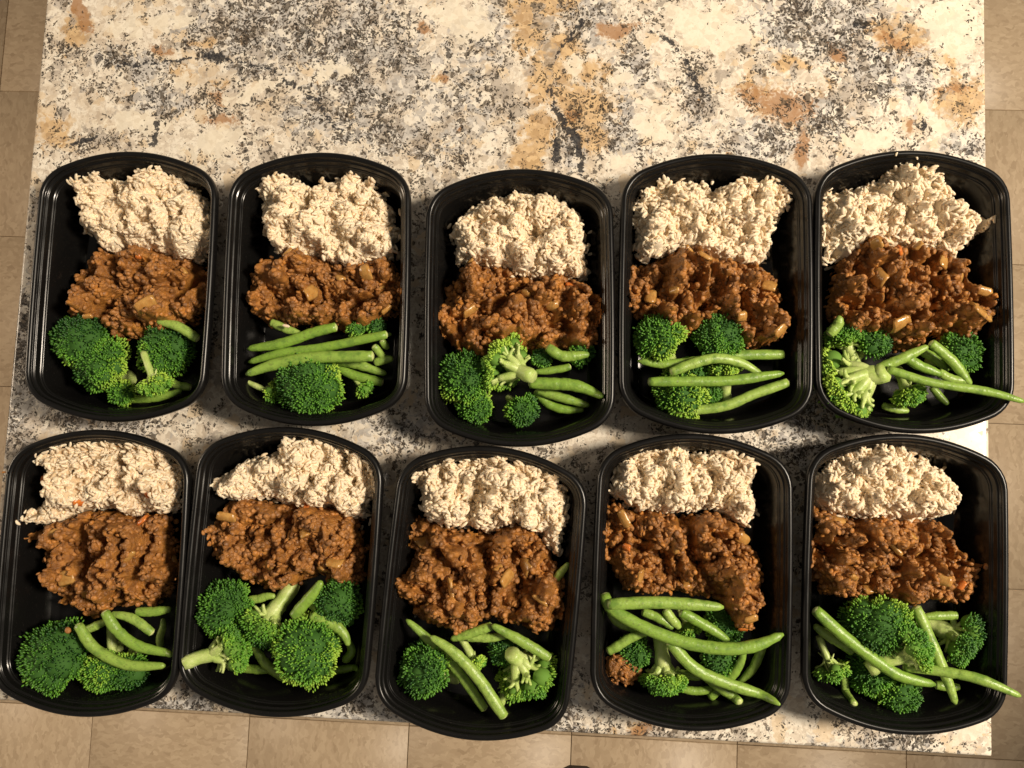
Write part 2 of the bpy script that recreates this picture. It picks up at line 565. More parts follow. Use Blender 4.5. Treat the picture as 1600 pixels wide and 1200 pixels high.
for b in [(255, 78, 16, 10), (965, 42, 28, 12, .8), (1305, 82, 16, 11), (1180, 155, 36, 26, .6), (1222, 170, 52, 30, .7), (1252, 232, 12, 26, .9), (1490, 135, 30, 14, .6), (690, 125, 12, 10, .8), (665, 48, 6, 14, .8), (340, 150, 12, 22, .6, 40), (895, 180, 12, 10, .9), (1420, 205, 5, 18, .9), (1400, 60, 45, 14, .6, -20), (350, 185, 40, 12, .6), (1000, 1140, 20, 12, .8), (720, 205, 5, 5, 1)]: blot('rust', *b)
line('rust', [(124, -10), (126, 18), (131, 45)], 9, .9)
for b in [(180, 95, 34, 22), (130, 222, 38, 18), (330, 85, 24, 8), (395, 112, 30, 14, .9), (245, 170, 30, 22, .6), (370, 40, 60, 45, .6), (480, 50, 100, 60, .55), (550, 130, 26, 70, .9), (560, 60, 40, 50, .6), (1075, 100, 14, 20, .9), (1085, 165, 22, 25, .9), (960, 215, 40, 30, .7), (1295, 195, 22, 24, .9), (1440, 202, 14, 18, 1), (1290, 40, 90, 45, .6), (910, 195, 36, 50, .8), (980, 100, 22, 14, .7), (1230, 190, 60, 30, .6), (1380, 130, 24, 40, .6), (900, 45, 14, 40, .8), (90, 80, 40, 10, .7), (500, 165, 40, 14, .8), (350, 170, 50, 18, .7), (30, 560, 30, 80, .7), (160, 655, 80, 22, .7), (1260, 690, 60, 50, .7), (900, 1130, 70, 20, .7), (1010, 1140, 20, 12, .9), (1400, 1165, 50, 14, .7), (290, 1110, 40, 30, .7), (710, 250, 60, 12, .7), (600, 220, 70, 20, .5), (640, 690, 60, 30, .5)]: blot('dark', *b)
for p, w, s in [([(180, 112), (250, 100), (330, 86), (346, 86)], 4, .8), ([(345, 92), (420, 112), (462, 140), (505, 175), (540, 206)], 4.5, .75), ([(862, 145), (872, 175), (887, 205), (902, 235), (906, 262)], 6, .95), ([(912, 28), (897, 45), (880, 70), (873, 92)], 6, .75), ([(1008, 52), (1040, 70), (1064, 82)], 4.5, .75), ([(1070, 95), (1080, 125), (1096, 142), (1108, 150)], 5, .75), ([(238, 190), (242, 205), (243, 222)], 5, 1.0), ([(325, 83), (343, 88)], 7, 1.05), ([(1336, 20), (1342, 38), (1355, 48)], 3.5, .7), ([(870, 222), (866, 252)], 6, 1.1), ([(350, 170), (405, 152)], 3, .7), ([(705, 110), (680, 120)], 3.5, .7), ([(1440, 195), (1446, 208)], 8, .8), ([(110, 225), (150, 215)], 7, .75), ([(15, 180), (95, 180)], 3, .4)]: line(
        'vein', p, w, s)
for b in [(700, 20, 34, 24), (740, 36, 24, 30), (520, 118, 26, 18, .8), (390, 150, 46, 10, .9, 20), (200, 45, 50, 16, .8), (260, 40, 50, 14, .8), (200, 190, 55, 14, .8), (1090, 40, 55, 30), (1130, 55, 40, 20, .9), (1490, 30, 40, 30), (1440, 165, 22, 10, 1, -55), (1462, 198, 18, 9, 1, -40), (1020, 195, 40, 26, .8), (970, 120, 20, 15, .8), (900, 100, 10, 22, .9), (330, 225, 60, 30, .7), (1360, 220, 50, 22, .8), (960, 250, 30, 18, .8), (1500, 60, 30, 30, .9), (1520, 690, 40, 50, .9), (280, 130, 25, 12, .5), (1500, 1130, 40, 30, .6), (1320, 720, 10, 10, .2)]: blot('cream', *b)
# the stone past the frame continues in the same way
rest = np.clip((GY - .42) / .1, 0, 1)
nf = fbm(GX * 7, GY * 7, 21)
att['grey'] = np.maximum(att['grey'], rest * np.clip((nf - .45) * 5, 0, 1))
att['ochre'] = np.maximum(att['ochre'], rest * np.clip((fbm(GX * 8 + 5, GY * 8, 33) - .58) * 7, 0, 1))
att['dark'] = np.maximum(att['dark'], rest * np.clip((fbm(GX * 9 + 9, GY * 9, 41) - .55) * 5, 0, .8))
top = np.stack([GX, GY, np.zeros_like(GX)], -1).reshape(-1, 3)
A = {k: list(v.ravel()) for k, v in att.items()}
idx = np.arange(nx * ny).reshape(ny, nx)
Q = np.stack([idx[:-1, :-1], idx[:-1, 1:], idx[1:, 1:], idx[1:, :-1]], -1).reshape(-1, 4)
ring = np.concatenate([idx[0, :], idx[1:, -1], idx[-1, -2::-1], idx[-2:0:-1, 0]])
V = [top]; polys = [Q]; prev = ring; base = nx * ny
cen = np.array([(X0 + X1) / 2, (Y0 + Y1) / 2])
for (o, z) in ((.0018, -.0006), (.003, -.003), (.003, -.027), (.0018, -.0295), (-.002, -.03)):
    r = top[ring].copy()
    r[:, 0] += np.where(np.isclose(r[:, 0], gx[0]), -o, np.where(np.isclose(r[:, 0], gx[-1]), o, 0))
    r[:, 1] += np.where(np.isclose(r[:, 1], gy[0]), -o, np.where(np.isclose(r[:, 1], gy[-1]), o, 0))
    r[:, 2] = z
    V.append(r); cur = base + np.arange(len(ring)); base += len(ring)
    polys.append(np.stack([prev, cur, np.roll(cur, -1), np.roll(prev, -1)], -1))
    for k in A: A[k] += list(att[k].ravel()[ring])
    prev = cur
polys.append(prev[::-1][None, :])
gm_ = np_mesh('granite_top', np.concatenate(V), polys, True, A)
gt = link_mesh('granite_top', gm_, MAT['granite'], isl, (.057, -.3, -ZF))


def box_mesh(name, x0, x1, y0, y1, z0, z1):
    v = [(x0, y0, z0), (x1, y0, z0), (x1, y1, z0), (x0, y1, z0), (x0, y0, z1), (x1, y0, z1), (x1, y1, z1), (x0, y1, z1)]
    return np_mesh(name, v, [[(3, 2, 1, 0), (4, 5, 6, 7), (0, 1, 5, 4), (1, 2, 6, 5), (2, 3, 7, 6), (3, 0, 4, 7)]], False)


link_mesh('cabinet_body', box_mesh('cabinet_body', X0 + .03, X1 - .03, Y0 + .03, Y1 - .03, ZF + .1, -.0302), MAT['wood'], isl, (.057, -.3, -ZF))
link_mesh('toe_kick', box_mesh('toe_kick', X0 + .09, X1 - .09, Y0 + .09, Y1 - .09, ZF + .0005, ZF + .0998), MAT['sole'], isl, (.057, -.3, -ZF))

# shoe toe at the bottom of the picture
sp = at(905, 1212, ZF + .05)
sh = empty('shoe', (sp[0], sp[1] - .13, ZF))
tag(sh, 'brown leather shoe whose toe just shows on the tile floor below the counter', 'shoe')


def shoe_part(name, z0, z1, grow, mat):
    u, v = [], []
    prof = [(-.13, .024), (-.11, .034), (-.05, .036), (.0, .038), (.06, .046), (.1, .043), (.12, .030), (.13, .012)]
    rings = []
    for f_, zz in ((0, z0), (.0, z0 + (z1 - z0) * .55), (.012, z0 + (z1 - z0) * .85), (.03, z1)):
        pts = []
        for y, w in prof: pts.append((max(w + grow - f_, .004), y * (1 - f_ * 3)))
        full = [(x, y) for x, y in pts] + [(-x, y) for x, y in pts[::-1]]
        rings.append([(x, y, zz if y > .03 else zz + (z1 - z0) * .35 * (f_ > .01)) for x, y in full])
    n = len(rings[0]); V = [p for r in rings for p in r]
    Qs = [(i * n + j, i * n + (j + 1) % n, (i + 1) * n + (j + 1) % n, (i + 1) * n + j) for i in range(3) for j in range(n)]
    me = np_mesh(name, V, [Qs, [tuple(range(n))[::-1]], [tuple(range(3 * n, 4 * n))]], True)
    return link_mesh(name, me, mat, sh)


shoe_part('sole', .0005, .016, .004, MAT['sole'])
shoe_part('upper', .014, .062, 0, MAT['shoe'])

# ------------------------------------------------------------------ meal trays
HR = 0.050
AX, BY = .0756, .1124
KP = .0056 / .038 ** 2
RC = .030


def _outline():
    xs = np.linspace(0, AX, 4001); ys = BY - KP * xs ** 2
    lo, hi = 0.0, BY
    for _ in range(60):
        cy = (lo + hi) / 2
        if np.min(np.hypot(xs - (AX - RC), ys - cy)) > RC: lo = cy
        else: hi = cy
    i = int(np.argmin(np.hypot(xs - (AX - RC), ys - cy)))
    top_ = [(x, BY - KP * x * x) for x in np.linspace(0, xs[i], 60)]
    a0 = math.atan2(ys[i] - cy, xs[i] - (AX - RC))
    arc = [(AX - RC + RC * math.cos(t), cy + RC * math.sin(t)) for t in np.linspace(a0, 0, 60)[1:]]
    side = [(AX + .0008 * (1 - (y / cy) ** 2), y) for y in np.linspace(cy, 0, 40)[1:]]
    q = np.array(top_ + arc + side)                       # top middle to right middle, clockwise
    h1 = np.vstack([q, q[-2::-1] * np.array([1, -1])])    # down to bottom middle
    full = np.vstack([h1, h1[-2:0:-1] * np.array([-1, 1])])
    return full[::-1]


_c = _outline()
_c = np.vstack([_c, _c[:1]])
L = np.concatenate([[0], np.cumsum(np.linalg.norm(np.diff(_c, axis=0), axis=1))])
NO = 128
g = np.linspace(0, L[-1], NO + 1)[:-1]
OUT = np.stack([np.interp(g, L, _c[:, 0]), np.interp(g, L, _c[:, 1])], 1)
tn = np.roll(OUT, -1, 0) - np.roll(OUT, 1, 0); tn /= np.linalg.norm(tn, axis=1, keepdims=True)
NIN = np.stack([-tn[:, 1], tn[:, 0]], 1)
for _ in range(6): NIN = (NIN + .5 * np.roll(NIN, 1, 0) + .5 * np.roll(NIN, -1, 0)); NIN /= np.linalg.norm(NIN, axis=1, keepdims=True)


def rounded(prof, r=.0005):
    out = [prof[0]]
    for a, b, c in zip(prof[:-2], prof[1:-1], prof[2:]):
        for q in (a, c):
            d = math.hypot(q[0] - b[0], q[1] - b[1]); t = min(r / d, .35)
            out.append((b[0] + (q[0] - b[0]) * t, b[1] + (q[1] - b[1]) * t))
    out.append(prof[-1])
    return out


def sweep(name, prof, closed=False, caps=False):
    V = []
    for d, z in prof:
        p = OUT + NIN * d
        V.append(np.column_stack([p, np.full(NO, z)]))
    n = len(prof); V = np.concatenate(V)
    Qs = [(i * NO + j, i * NO + (j + 1) % NO, ((i + 1) % n) * NO + (j + 1) % NO, ((i + 1) % n) * NO + j) for i in range(n if closed else n - 1) for j in range(NO)]
    P = [Qs]
    if caps: P += [[tuple(range(NO))[::-1]], [tuple(range((n - 1) * NO, n * NO))]]
    me = np_mesh(name, V, P, True)
    if caps:
        fl_ = np.ones(len(me.polygons), bool); fl_[-2:] = False
        me.polygons.foreach_set('use_smooth', fl_)
    return me


WALL = [(.0046, .0480), (.0053, .0452), (.0069, .0446), (.0075, .0400), (.0088, .0394), (.0094, .0352), (.0104, .0346), (.0138, .0180), (.0162, .0075), (.0200, .0036), (.0260, .0026)]
inner = [(.030, .0026), (.0275, .0026)] + rounded(WALL[::-1])
outer = rounded([(.0042, .0478), (.0046, .0440), (.0070, .0432), (.0076, .0390), (.0096, .0382), (.0138, .0180), (.0160, .0060), (.0196, .0010), (.0260, .0)]) + [(.0275, .0), (.030, .0)]
body_me = sweep('tray_body', inner + outer, caps=True)
rim_me = sweep('rim', [(.0012, .0428), (.0001, .0436), (0, .0455), (.0002, .0474), (.0009, .0489), (.0020, .0498), (.0032, .0500), (.0042, .0496), (.0050, .0486), (.0052, .0474), (.0046, .0465), (.0030, .0480), (.0016, .0470), (.0014, .0440)], closed=True)
_wd = np.array([-.02, 0, .0046] + [w[0] for w in WALL[1:]] + [.1]); _wz = np.array([.0505, .0505, .049] + [w[1] for w in WALL[1:]] + [.0026])

TR = dict(T1=(188, 444, -.07), T2=(493, 448, -.03), T3=(811, 477, 0), T4=(1119, 455, -.004), T5=(1428, 452, .012), B1=(140, 893, -.075), B2=(438, 891, -.085), B3=(752, 924, -.10), B4=(1082, 907, -.022), B5=(1416, 910, -.015))
TLAB = dict(
    T1='black plastic meal tray at left end of top row, dark broccoli under its stew',
    T2='black plastic meal tray second in top row, stacked green beans over one broccoli dome',
    T3='black plastic meal tray in middle of top row, upturned broccoli beside thick beans',
    T4='black plastic meal tray fourth in top row, four beans laid across its broccoli',
    T5='black plastic meal tray at right end of top row, large onion pieces in its stew',
    B1='black plastic meal tray at left end of bottom row, cut off by the frame',
    B2='black plastic meal tray second in bottom row, mostly broccoli with a round bright head',
    B3='black plastic meal tray in middle of bottom row, tilted, two long crossing beans',
    B4='black plastic meal tray fourth in bottom row, heap of long crossing green beans',
    B5='black plastic meal tray at right end of bottom row, one bean overhanging its rim')
PH = dict(T1='in the far left top-row tray', T2='in the second top-row tray', T3='in the middle top-row tray', T4='in the fourth top-row tray', T5='in the far right top-row tray',
          B1='in the far left bottom-row tray', B2='in the second bottom-row tray', B3='in the middle bottom-row tray', B4='in the fourth bottom-row tray', B5='in the far right bottom-row tray')
TPOS = {}
for k, (x, y, ln) in TR.items():
    c = at(x, y, HR)
    t = at(x - ln * 200, y - 200, HR) - at(x + ln * 200, y + 200, HR)
    ang = math.atan2(-t[0], t[1])
    TPOS[k] = (c[0], c[1], ang)
    r = empty('meal_tray', (c[0], c[1], .0006)); r.rotation_euler.z = ang
    tag(r, TLAB[k], 'food container', 'black meal trays in two rows on the counter')
    link_mesh('tray_body', body_me, MAT['plastic'], r)
    link_mesh('rim', rim_me, MAT['rim'], r)


def wall_z(k, x, y):
    """height of the inner tray surface below a point"""
    cx, cy, a = TPOS[k]
    dx, dy = np.asarray(x) - cx, np.asarray(y) - cy
    u = dx * math.cos(a) + dy * math.sin(a); v = -dx * math.sin(a) + dy * math.cos(a)
    return np.interp(poly_sd(u, v, OUT[::2]), _wd, _wz) + .0006


# ------------------------------------------------------------------ heaps of food
class Heap:
    def __init__(s, k, px, z, hmax, w, seed, lump, creases=()):
        s.cut = .0085 if lump[0] > .015 else .0055
        s.creases = [[at(x, y, z)[:2] for x, y in ln] for ln in creases]
        s.k = k; s.seed = seed; s.hmax = hmax; s.w = w; s.lump = lump
        s.P = np.array([at(x, y, z)[:2] for x, y in px])
        s.lo = s.P.min(0) - .002; s.hi = s.P.max(0) + .002

    def sd(s, x, y):
        j = .0035
        cx, cy, a = TPOS[s.k]
        dx, dy = x - cx, y - cy
        u = dx * math.cos(a) + dy * math.sin(a); v = -dx * math.sin(a) + dy * math.cos(a)
        lim = poly_sd(u, v, OUT[::2]) - .0085
        return np.minimum(lim, poly_sd(x + j * (fbm(x * 160, y * 160, s.seed) - .5) * 2, y + j * (fbm(x * 160, y * 160, s.seed + 5) - .5) * 2, s.P))

    def h(s, x, y, d=None):
        if d is None: d = s.sd(x, y)
        t = np.clip(d / s.w, 0, 1)
        b = wall_z(s.k, x, y)
        dome = np.sqrt(1 - (1 - t) ** 2)
        a, bb, c = s.lump
        n = a * (fbm(x * 48, y * 48, s.seed + 11, 2) - .55) + bb * (fbm(x * 115, y * 115, s.seed + 17, 2) - .5)
        wv = .25 * fbm(x * 90, y * 90, s.seed + 23, 2)
        n = n - c * np.exp(-((fbm(x * 34 + wv, y * 34 - wv, s.seed + 29, 2) - .5) / .035) ** 2)
        for ln in s.creases:
            dm = np.full(np.shape(x), 9.)
            for p, q in zip(ln[:-1], ln[1:]):
                ex, ey = q[0] - p[0], q[1] - p[1]
                tt = np.clip(((x - p[0]) * ex + (y - p[1]) * ey) / (ex * ex + ey * ey), 0, 1)
                dm = np.minimum(dm, np.hypot(x - p[0] - tt * ex, y - p[1] - tt * ey))
            n = n - s.cut * np.exp(-((dm + .004 * (fbm(x * 130, y * 130, s.seed + 31, 2) - .5)) / .0042) ** 2)
        top = s.hmax + n * 2
        z = b + (np.maximum(top - b, .004)) * dome
        return z

    def mesh(s, name, step, extra=0.0):
        gx = np.arange(s.lo[0], s.hi[0], step); gy = np.arange(s.lo[1], s.hi[1], step)
        X, Y = np.meshgrid(gx, gy); D = s.sd(X, Y); Z = s.h(X, Y, D) + extra
        keep = D > 0
        idx = np.arange(X.size).reshape(X.shape)
        ok = keep[:-1, :-1] & keep[1:, :-1] & keep[:-1, 1:] & keep[1:, 1:]
        q = np.stack([idx[:-1, :-1], idx[:-1, 1:], idx[1:, 1:], idx[1:, :-1]], -1)[ok]
        used, inv = np.unique(q.ravel(), return_inverse=True)
        V = np.stack([X.ravel(), Y.ravel(), Z.ravel()], 1)[used]
        return np_mesh(name, V, [inv.reshape(-1, 4)])

    def sample(s, n, margin=-.0003, spacing=0.0):
        out = np.zeros((0, 2))
        while len(out) < n:
            p = rng.uniform(s.lo, s.hi, size=(n * 3, 2))
            out = np.vstack([out, p[s.sd(p[:, 0], p[:, 1]) > margin]])
            if spacing:
                keep = []
                for q in out:
                    if all((q[0] - r[0]) ** 2 + (q[1] - r[1]) ** 2 > spacing ** 2 for r in keep): keep.append(q)
                    if len(keep) >= n: break
                out = np.array(keep)
                spacing *= .93
        return out[:n]

    def normals(s, p):
        e = .0015
        hx = (s.h(p[:, 0] + e, p[:, 1]) - s.h(p[:, 0] - e, p[:, 1])) / (2 * e)
        hy = (s.h(p[:, 0], p[:, 1] + e) - s.h(p[:, 0], p[:, 1] - e)) / (2 * e)
        n = np.stack([-hx, -hy, np.ones(len(p))], 1)
        n[:, :2] = np.clip(n[:, :2], -2.2, 2.2)
        return n / np.linalg.norm(n, axis=1, keepdims=True)


def mat4(m, loc):
    M = Matrix.Identity(4)
    for i in range(3):
        for j in range(3): M[i][j] = m[i][j]
        M[i][3] = loc[i]
    return M


sV, sT, sQ = sphere_np(8, 7)
# grain along x, slightly bent
gV = sV[:, [2, 0, 1]].copy()
gV = np.sign(gV) * np.abs(gV) ** .92
gV = gV * np.array([.0032, .00132, .00122])
gV[:, 2] += .0005 * (1 - (gV[:, 0] / .0032) ** 2)
grain_mes = []
for i in range(4):
    v = gV.copy(); v[:, 1] += (i - 1.5) * .0003 * (v[:, 0] / .0031) ** 2; v *= np.array([.9 + .08 * i, 1.08 - .05 * i, 1])
    mm = np_mesh('rice_grain', v, [sQ, sT], True, {'rnd': np.full(len(v), .25 * i)})
    mm.materials.append(MAT['rice']); grain_mes.append(mm)
lV, lT, lQ = sphere_np(8, 5)
lV = lV * np.array([.0024, .0024, .00135])
lent_mes = []
for i in range(3):
    v = lV * np.array([1 + .08 * (i - 1), 1 - .06 * (i - 1), 1 + .25 * (i - 1)])
    v = v + rng.normal(0, .00008, v.shape)
    mm = np_mesh('lentil', v, [lQ, lT], True, {'rnd': np.full(len(v), .33 * i)})
    mm.materials.append(MAT['lentil']); lent_mes.append(mm)

RICE = dict(
    T1=[(100, 258), (125, 252), (147, 258), (150, 272), (180, 268), (205, 258), (240, 262), (275, 275), (300, 290), (318, 310), (322, 340), (320, 375), (300, 392), (275, 400), (240, 388), (195, 382), (150, 388), (130, 372), (108, 345), (105, 310), (98, 280)],
    T2=[(397, 285), (420, 270), (460, 273), (480, 278), (515, 268), (540, 264), (570, 275), (590, 292), (610, 320), (615, 350), (610, 385), (590, 402), (535, 412), (500, 400), (480, 392), (420, 392), (400, 355), (395, 320)],
    T3=[(700, 345), (715, 325), (745, 305), (780, 295), (845, 291), (885, 305), (905, 320), (915, 350), (922, 380), (920, 420), (908, 430), (880, 425), (820, 428), (790, 418), (760, 412), (730, 405), (710, 408), (705, 385)],
    T4=[(995, 310), (1015, 290), (1040, 275), (1095, 272), (1120, 280), (1170, 272), (1215, 275), (1245, 303), (1228, 335), (1215, 365), (1208, 392), (1195, 414), (1160, 408), (1130, 400), (1090, 390), (1070, 382), (1035, 398), (1003, 402), (993, 365), (992, 335)],
    T5=[(1290, 300), (1310, 290), (1330, 285), (1370, 275), (1410, 255), (1460, 252), (1480, 270), (1500, 290), (1525, 315), (1560, 340), (1545, 360), (1520, 387), (1505, 404), (1460, 390), (1420, 378), (1390, 385), (1340, 395), (1295, 403), (1290, 360)],
    B1=[(42, 710), (70, 705), (95, 690), (120, 683), (150, 690), (185, 693), (215, 690), (250, 705), (272, 730), (275, 790), (262, 802), (225, 805), (185, 810), (160, 800), (120, 800), (95, 808), (50, 830), (25, 820), (28, 800), (60, 780), (50, 755), (55, 735)],
    B2=[(325, 760), (345, 735), (370, 718), (425, 705), (440, 686), (490, 688), (530, 705), (550, 693), (577, 705), (588, 750), (570, 785), (560, 812), (540, 818), (510, 798), (460, 792), (430, 790), (395, 782), (340, 785), (330, 770)],
    B3=[(638, 745), (655, 740), (690, 722), (740, 718), (780, 718), (815, 722), (845, 738), (870, 745), (888, 770), (885, 820), (880, 872), (862, 872), (845, 845), (800, 828), (760, 838), (735, 830), (710, 830), (660, 820), (648, 795), (650, 765)],
    B4=[(955, 745), (975, 720), (1010, 703), (1060, 698), (1085, 710), (1120, 705), (1165, 700), (1190, 715), (1185, 760), (1195, 800), (1180, 824), (1150, 815), (1130, 802), (1095, 798), (1050, 806), (1000, 800), (970, 783), (955, 772)],
    B5=[(1283, 755), (1295, 730), (1330, 710), (1385, 695), (1410, 700), (1455, 712), (1490, 735), (1517, 770), (1515, 800), (1480, 814), (1450, 818), (1420, 818), (1370, 812), (1310, 808), (1283, 785)])
STEW = dict(
    T1=[(110, 400), (135, 385), (180, 385), (205, 372), (245, 385), (290, 400), (312, 425), (315, 450), (300, 490), (270, 500), (245, 525), (200, 525), (160, 518), (145, 502), (110, 500), (83, 500), (95, 480), (105, 455), (98, 425)],
    T2=[(385, 410), (410, 398), (440, 392), (460, 380), (480, 392), (540, 405), (600, 395), (620, 430), (630, 455), (610, 480), (575, 515), (540, 515), (500, 505), (450, 505), (400, 500), (375, 470), (380, 440)],
    T3=[(692, 445), (712, 420), (735, 397), (760, 408), (800, 412), (830, 425), (870, 410), (915, 435), (942, 460), (940, 500), (930, 540), (880, 540), (840, 545), (800, 530), (770, 548), (735, 562), (710, 540), (685, 520), (680, 500), (690, 475)],
    T4=[(985, 440), (990, 410), (1020, 400), (1070, 373), (1100, 385), (1140, 398), (1190, 405), (1225, 430), (1228, 465), (1245, 498), (1232, 525), (1195, 540), (1160, 528), (1140, 508), (1110, 510), (1075, 525), (1050, 510), (1010, 495), (985, 480)],
    T5=[(1310, 440), (1330, 395), (1350, 360), (1380, 362), (1400, 378), (1430, 368), (1480, 385), (1520, 400), (1535, 440), (1562, 470), (1545, 510), (1525, 545), (1500, 530), (1470, 512), (1455, 545), (1430, 540), (1390, 530), (1340, 520), (1300, 480), (1310, 455)],
    B1=[(25, 840), (60, 820), (110, 800), (200, 805), (255, 805), (250, 860), (262, 900), (250, 930), (215, 955), (165, 955), (110, 975), (75, 955), (55, 920), (40, 890), (42, 860)],
    B2=[(318, 830), (340, 785), (380, 778), (420, 790), (470, 785), (510, 795), (550, 810), (558, 870), (555, 920), (530, 925), (490, 905), (430, 928), (390, 925), (355, 905), (325, 875)],
    B3=[(620, 910), (640, 880), (635, 840), (645, 810), (680, 820), (720, 835), (757, 840), (780, 830), (805, 812), (830, 830), (860, 860), (885, 920), (880, 960), (862, 995), (830, 995), (795, 985), (770, 970), (720, 995), (680, 990), (640, 970), (622, 940)],
    B4=[(950, 790), (965, 785), (985, 797), (1030, 800), (1070, 810), (1130, 800), (1175, 830), (1190, 870), (1207, 895), (1200, 940), (1195, 960), (1185, 990), (1165, 1000), (1150, 975), (1130, 945), (1080, 935), (1040, 935), (985, 930), (965, 905), (945, 860)],
    B5=[(1275, 790), (1305, 800), (1340, 810), (1420, 815), (1485, 815), (1500, 840), (1545, 890), (1535, 930), (1510, 950), (1470, 945), (1430, 955), (1395, 940), (1340, 940), (1300, 935), (1275, 905), (1272, 850)])
RCREASE = dict(T1=[[(152, 272), (178, 310), (198, 350)]], T2=[[(475, 276), (470, 330)]], T4=[[(1190, 390), (1200, 330)]], B1=[[(25, 800), (95, 800), (170, 800)], [(172, 692), (190, 740)]],
               B3=[[(755, 722), (740, 770), (730, 828)]], B4=[[(1085, 706), (1078, 750)], [(1100, 800), (1120, 740)]], B2=[[(530, 708), (545, 760)]])
SCREASE = dict(T1=[[(150, 478), (200, 452), (262, 440)], [(275, 470), (300, 430)]], T2=[[(470, 470), (520, 462), (560, 470), (610, 445)]], T3=[[(760, 490), (800, 455), (820, 440)], [(860, 500), (925, 490)]], T4=[[(1075, 430), (1090, 470), (1130, 500)]],
               T5=[[(1310, 460), (1380, 480), (1450, 500)], [(1462, 400), (1462, 520)], [(1470, 462), (1540, 470)]], B1=[[(128, 815), (120, 880), (128, 955)], [(165, 810), (160, 870), (175, 945)], [(222, 830), (212, 925)]],
               B2=[[(452, 792), (440, 850), (462, 908)]], B3=[[(758, 842), (762, 900), (766, 985)]], B4=[[(1070, 812), (1085, 870), (1130, 940)], [(1005, 860), (1060, 880)]], B5=[[(1280, 862), (1350, 858), (1440, 872), (1500, 868)], [(1488, 880), (1500, 905)]])
RLAB = dict(T1='two-lobed mound of brown rice, taller at its upper left,', T2='rounded mound of pale brown rice', T3='broad dome of pale brown rice', T4='mound of brown rice reaching out to the upper right,', T5='brightest rice mound, sloping down to the right rim,',
            B1='brown rice mound with orange sauce flecks', B2='wide low mound of brown rice', B3='two-lobed brown rice mound running down the right side,', B4='mound of brown rice in three clumps', B5='smooth oval mound of warm lit brown rice')
SLAB = dict(T1='loose orange-brown lentil stew heap', T2='wide lentil stew heap with onion dice', T3='large lentil stew heap with a glossy onion square', T4='slanting lentil stew heap', T5='saucy lentil stew heap with big onion pieces',
            B1='rounded lentil stew scoop with vertical furrows', B2='lentil stew heap with an orange carrot cube', B3='lentil stew in two upright lobes', B4='lentil stew heap with a tail at lower right', B5='level lentil stew band')
# (px, py, length px, width px, degrees, kind)
BITS = dict(
    T1=[(165, 470, 27, 16, -35), (240, 480, 42, 24, 25), (182, 402, 34, 16, 30), (215, 400, 12, 11, 0, 'carrot'), (130, 492, 22, 10, 10), (280, 420, 18, 10, -40)],
    T2=[(525, 428, 31, 22, -75), (572, 425, 25, 25, 20), (588, 442, 26, 20, 40), (480, 455, 36, 22, 30), (600, 480, 28, 10, 30), (450, 395, 26, 14, 50)],
    T3=[(730, 480, 36, 22, -5), (864, 472, 28, 20, 0), (894, 440, 26, 14, -35, 'carrot'), (822, 456, 18, 14, 30), (850, 535, 28, 10, 20), (735, 405, 14, 10, 0)],
    T4=[(1098, 405, 30, 16, -40), (1020, 460, 34, 17, 80), (1055, 452, 24, 15, -10), (1160, 493, 20, 16, 0), (1210, 440, 30, 22, -20), (1215, 518, 32, 26, 40), (1120, 495, 26, 12, 70), (1075, 390, 20, 12, 10)],
    T5=[(1382, 430, 38, 28, -25), (1407, 505, 40, 30, 15), (1540, 453, 34, 14, -15), (1425, 432, 26, 18, -30), (1482, 405, 30, 20, 60), (1515, 425, 34, 18, 80), (1435, 385, 22, 18, 0), (1398, 395, 18, 16, 0, 'carrot'), (1525, 490, 60, 24, 12), (1365, 385, 26, 18, 30)],
    B1=[(95, 905, 36, 24, 20), (203, 870, 36, 11, 70), (120, 930, 30, 14, -60), (75, 835, 40, 18, 30), (215, 815, 24, 18, 20, 'carrot'), (160, 880, 20, 12, 40), (248, 880, 30, 10, 80)],
    B2=[(352, 808, 40, 18, -25), (343, 880, 22, 16, 10), (415, 888, 28, 20, -15), (475, 833, 26, 16, -60), (523, 880, 32, 24, -20), (472, 793, 22, 20, 15, 'carrot'), (445, 840, 24, 9, -70), (500, 890, 24, 18, 60)],
    B3=[(653, 850, 30, 24, 50), (705, 920, 46, 14, -60, 'onion'), (822, 887, 38, 24, -35), (777, 890, 26, 10, 70), (790, 905, 40, 22, 20), (845, 935, 34, 12, -5), (807, 818, 20, 10, -60), (668, 945, 22, 10, -60)],
    B4=[(975, 810, 36, 15, -65), (1078, 918, 32, 16, 75), (1175, 870, 20, 14, 20), (1165, 985, 18, 14, 0, 'carrot'), (1168, 845, 32, 18, -40), (980, 855, 16, 12, 0, 'carrot'), (1055, 850, 40, 14, -60), (1170, 965, 26, 14, 30), (1000, 900, 30, 12, -70)],
    B5=[(1367, 925, 26, 22, 20), (1455, 865, 26, 16, 40), (1513, 918, 20, 11, 40, 'carrot'), (1470, 905, 30, 18, 0), (1330, 900, 28, 10, -60), (1390, 855, 30, 10, -40), (1315, 815, 34, 16, 20), (1430, 840, 24, 12, 10)])

bitV, bitT, bitQ = sphere_np(10, 6)


def chunk(L, Wd, T, seed):
    r = np.random.default_rng(seed)
    v = np.sign(bitV) * np.abs(bitV) ** .42
    v = v + r.normal(0, .07, v.shape)
    v = v * np.array([L / 2, Wd / 2, T / 2])
    v[:, 2] += .18 * Wd * (1 - (v[:, 1] / (Wd / 2)) ** 2)
    return v


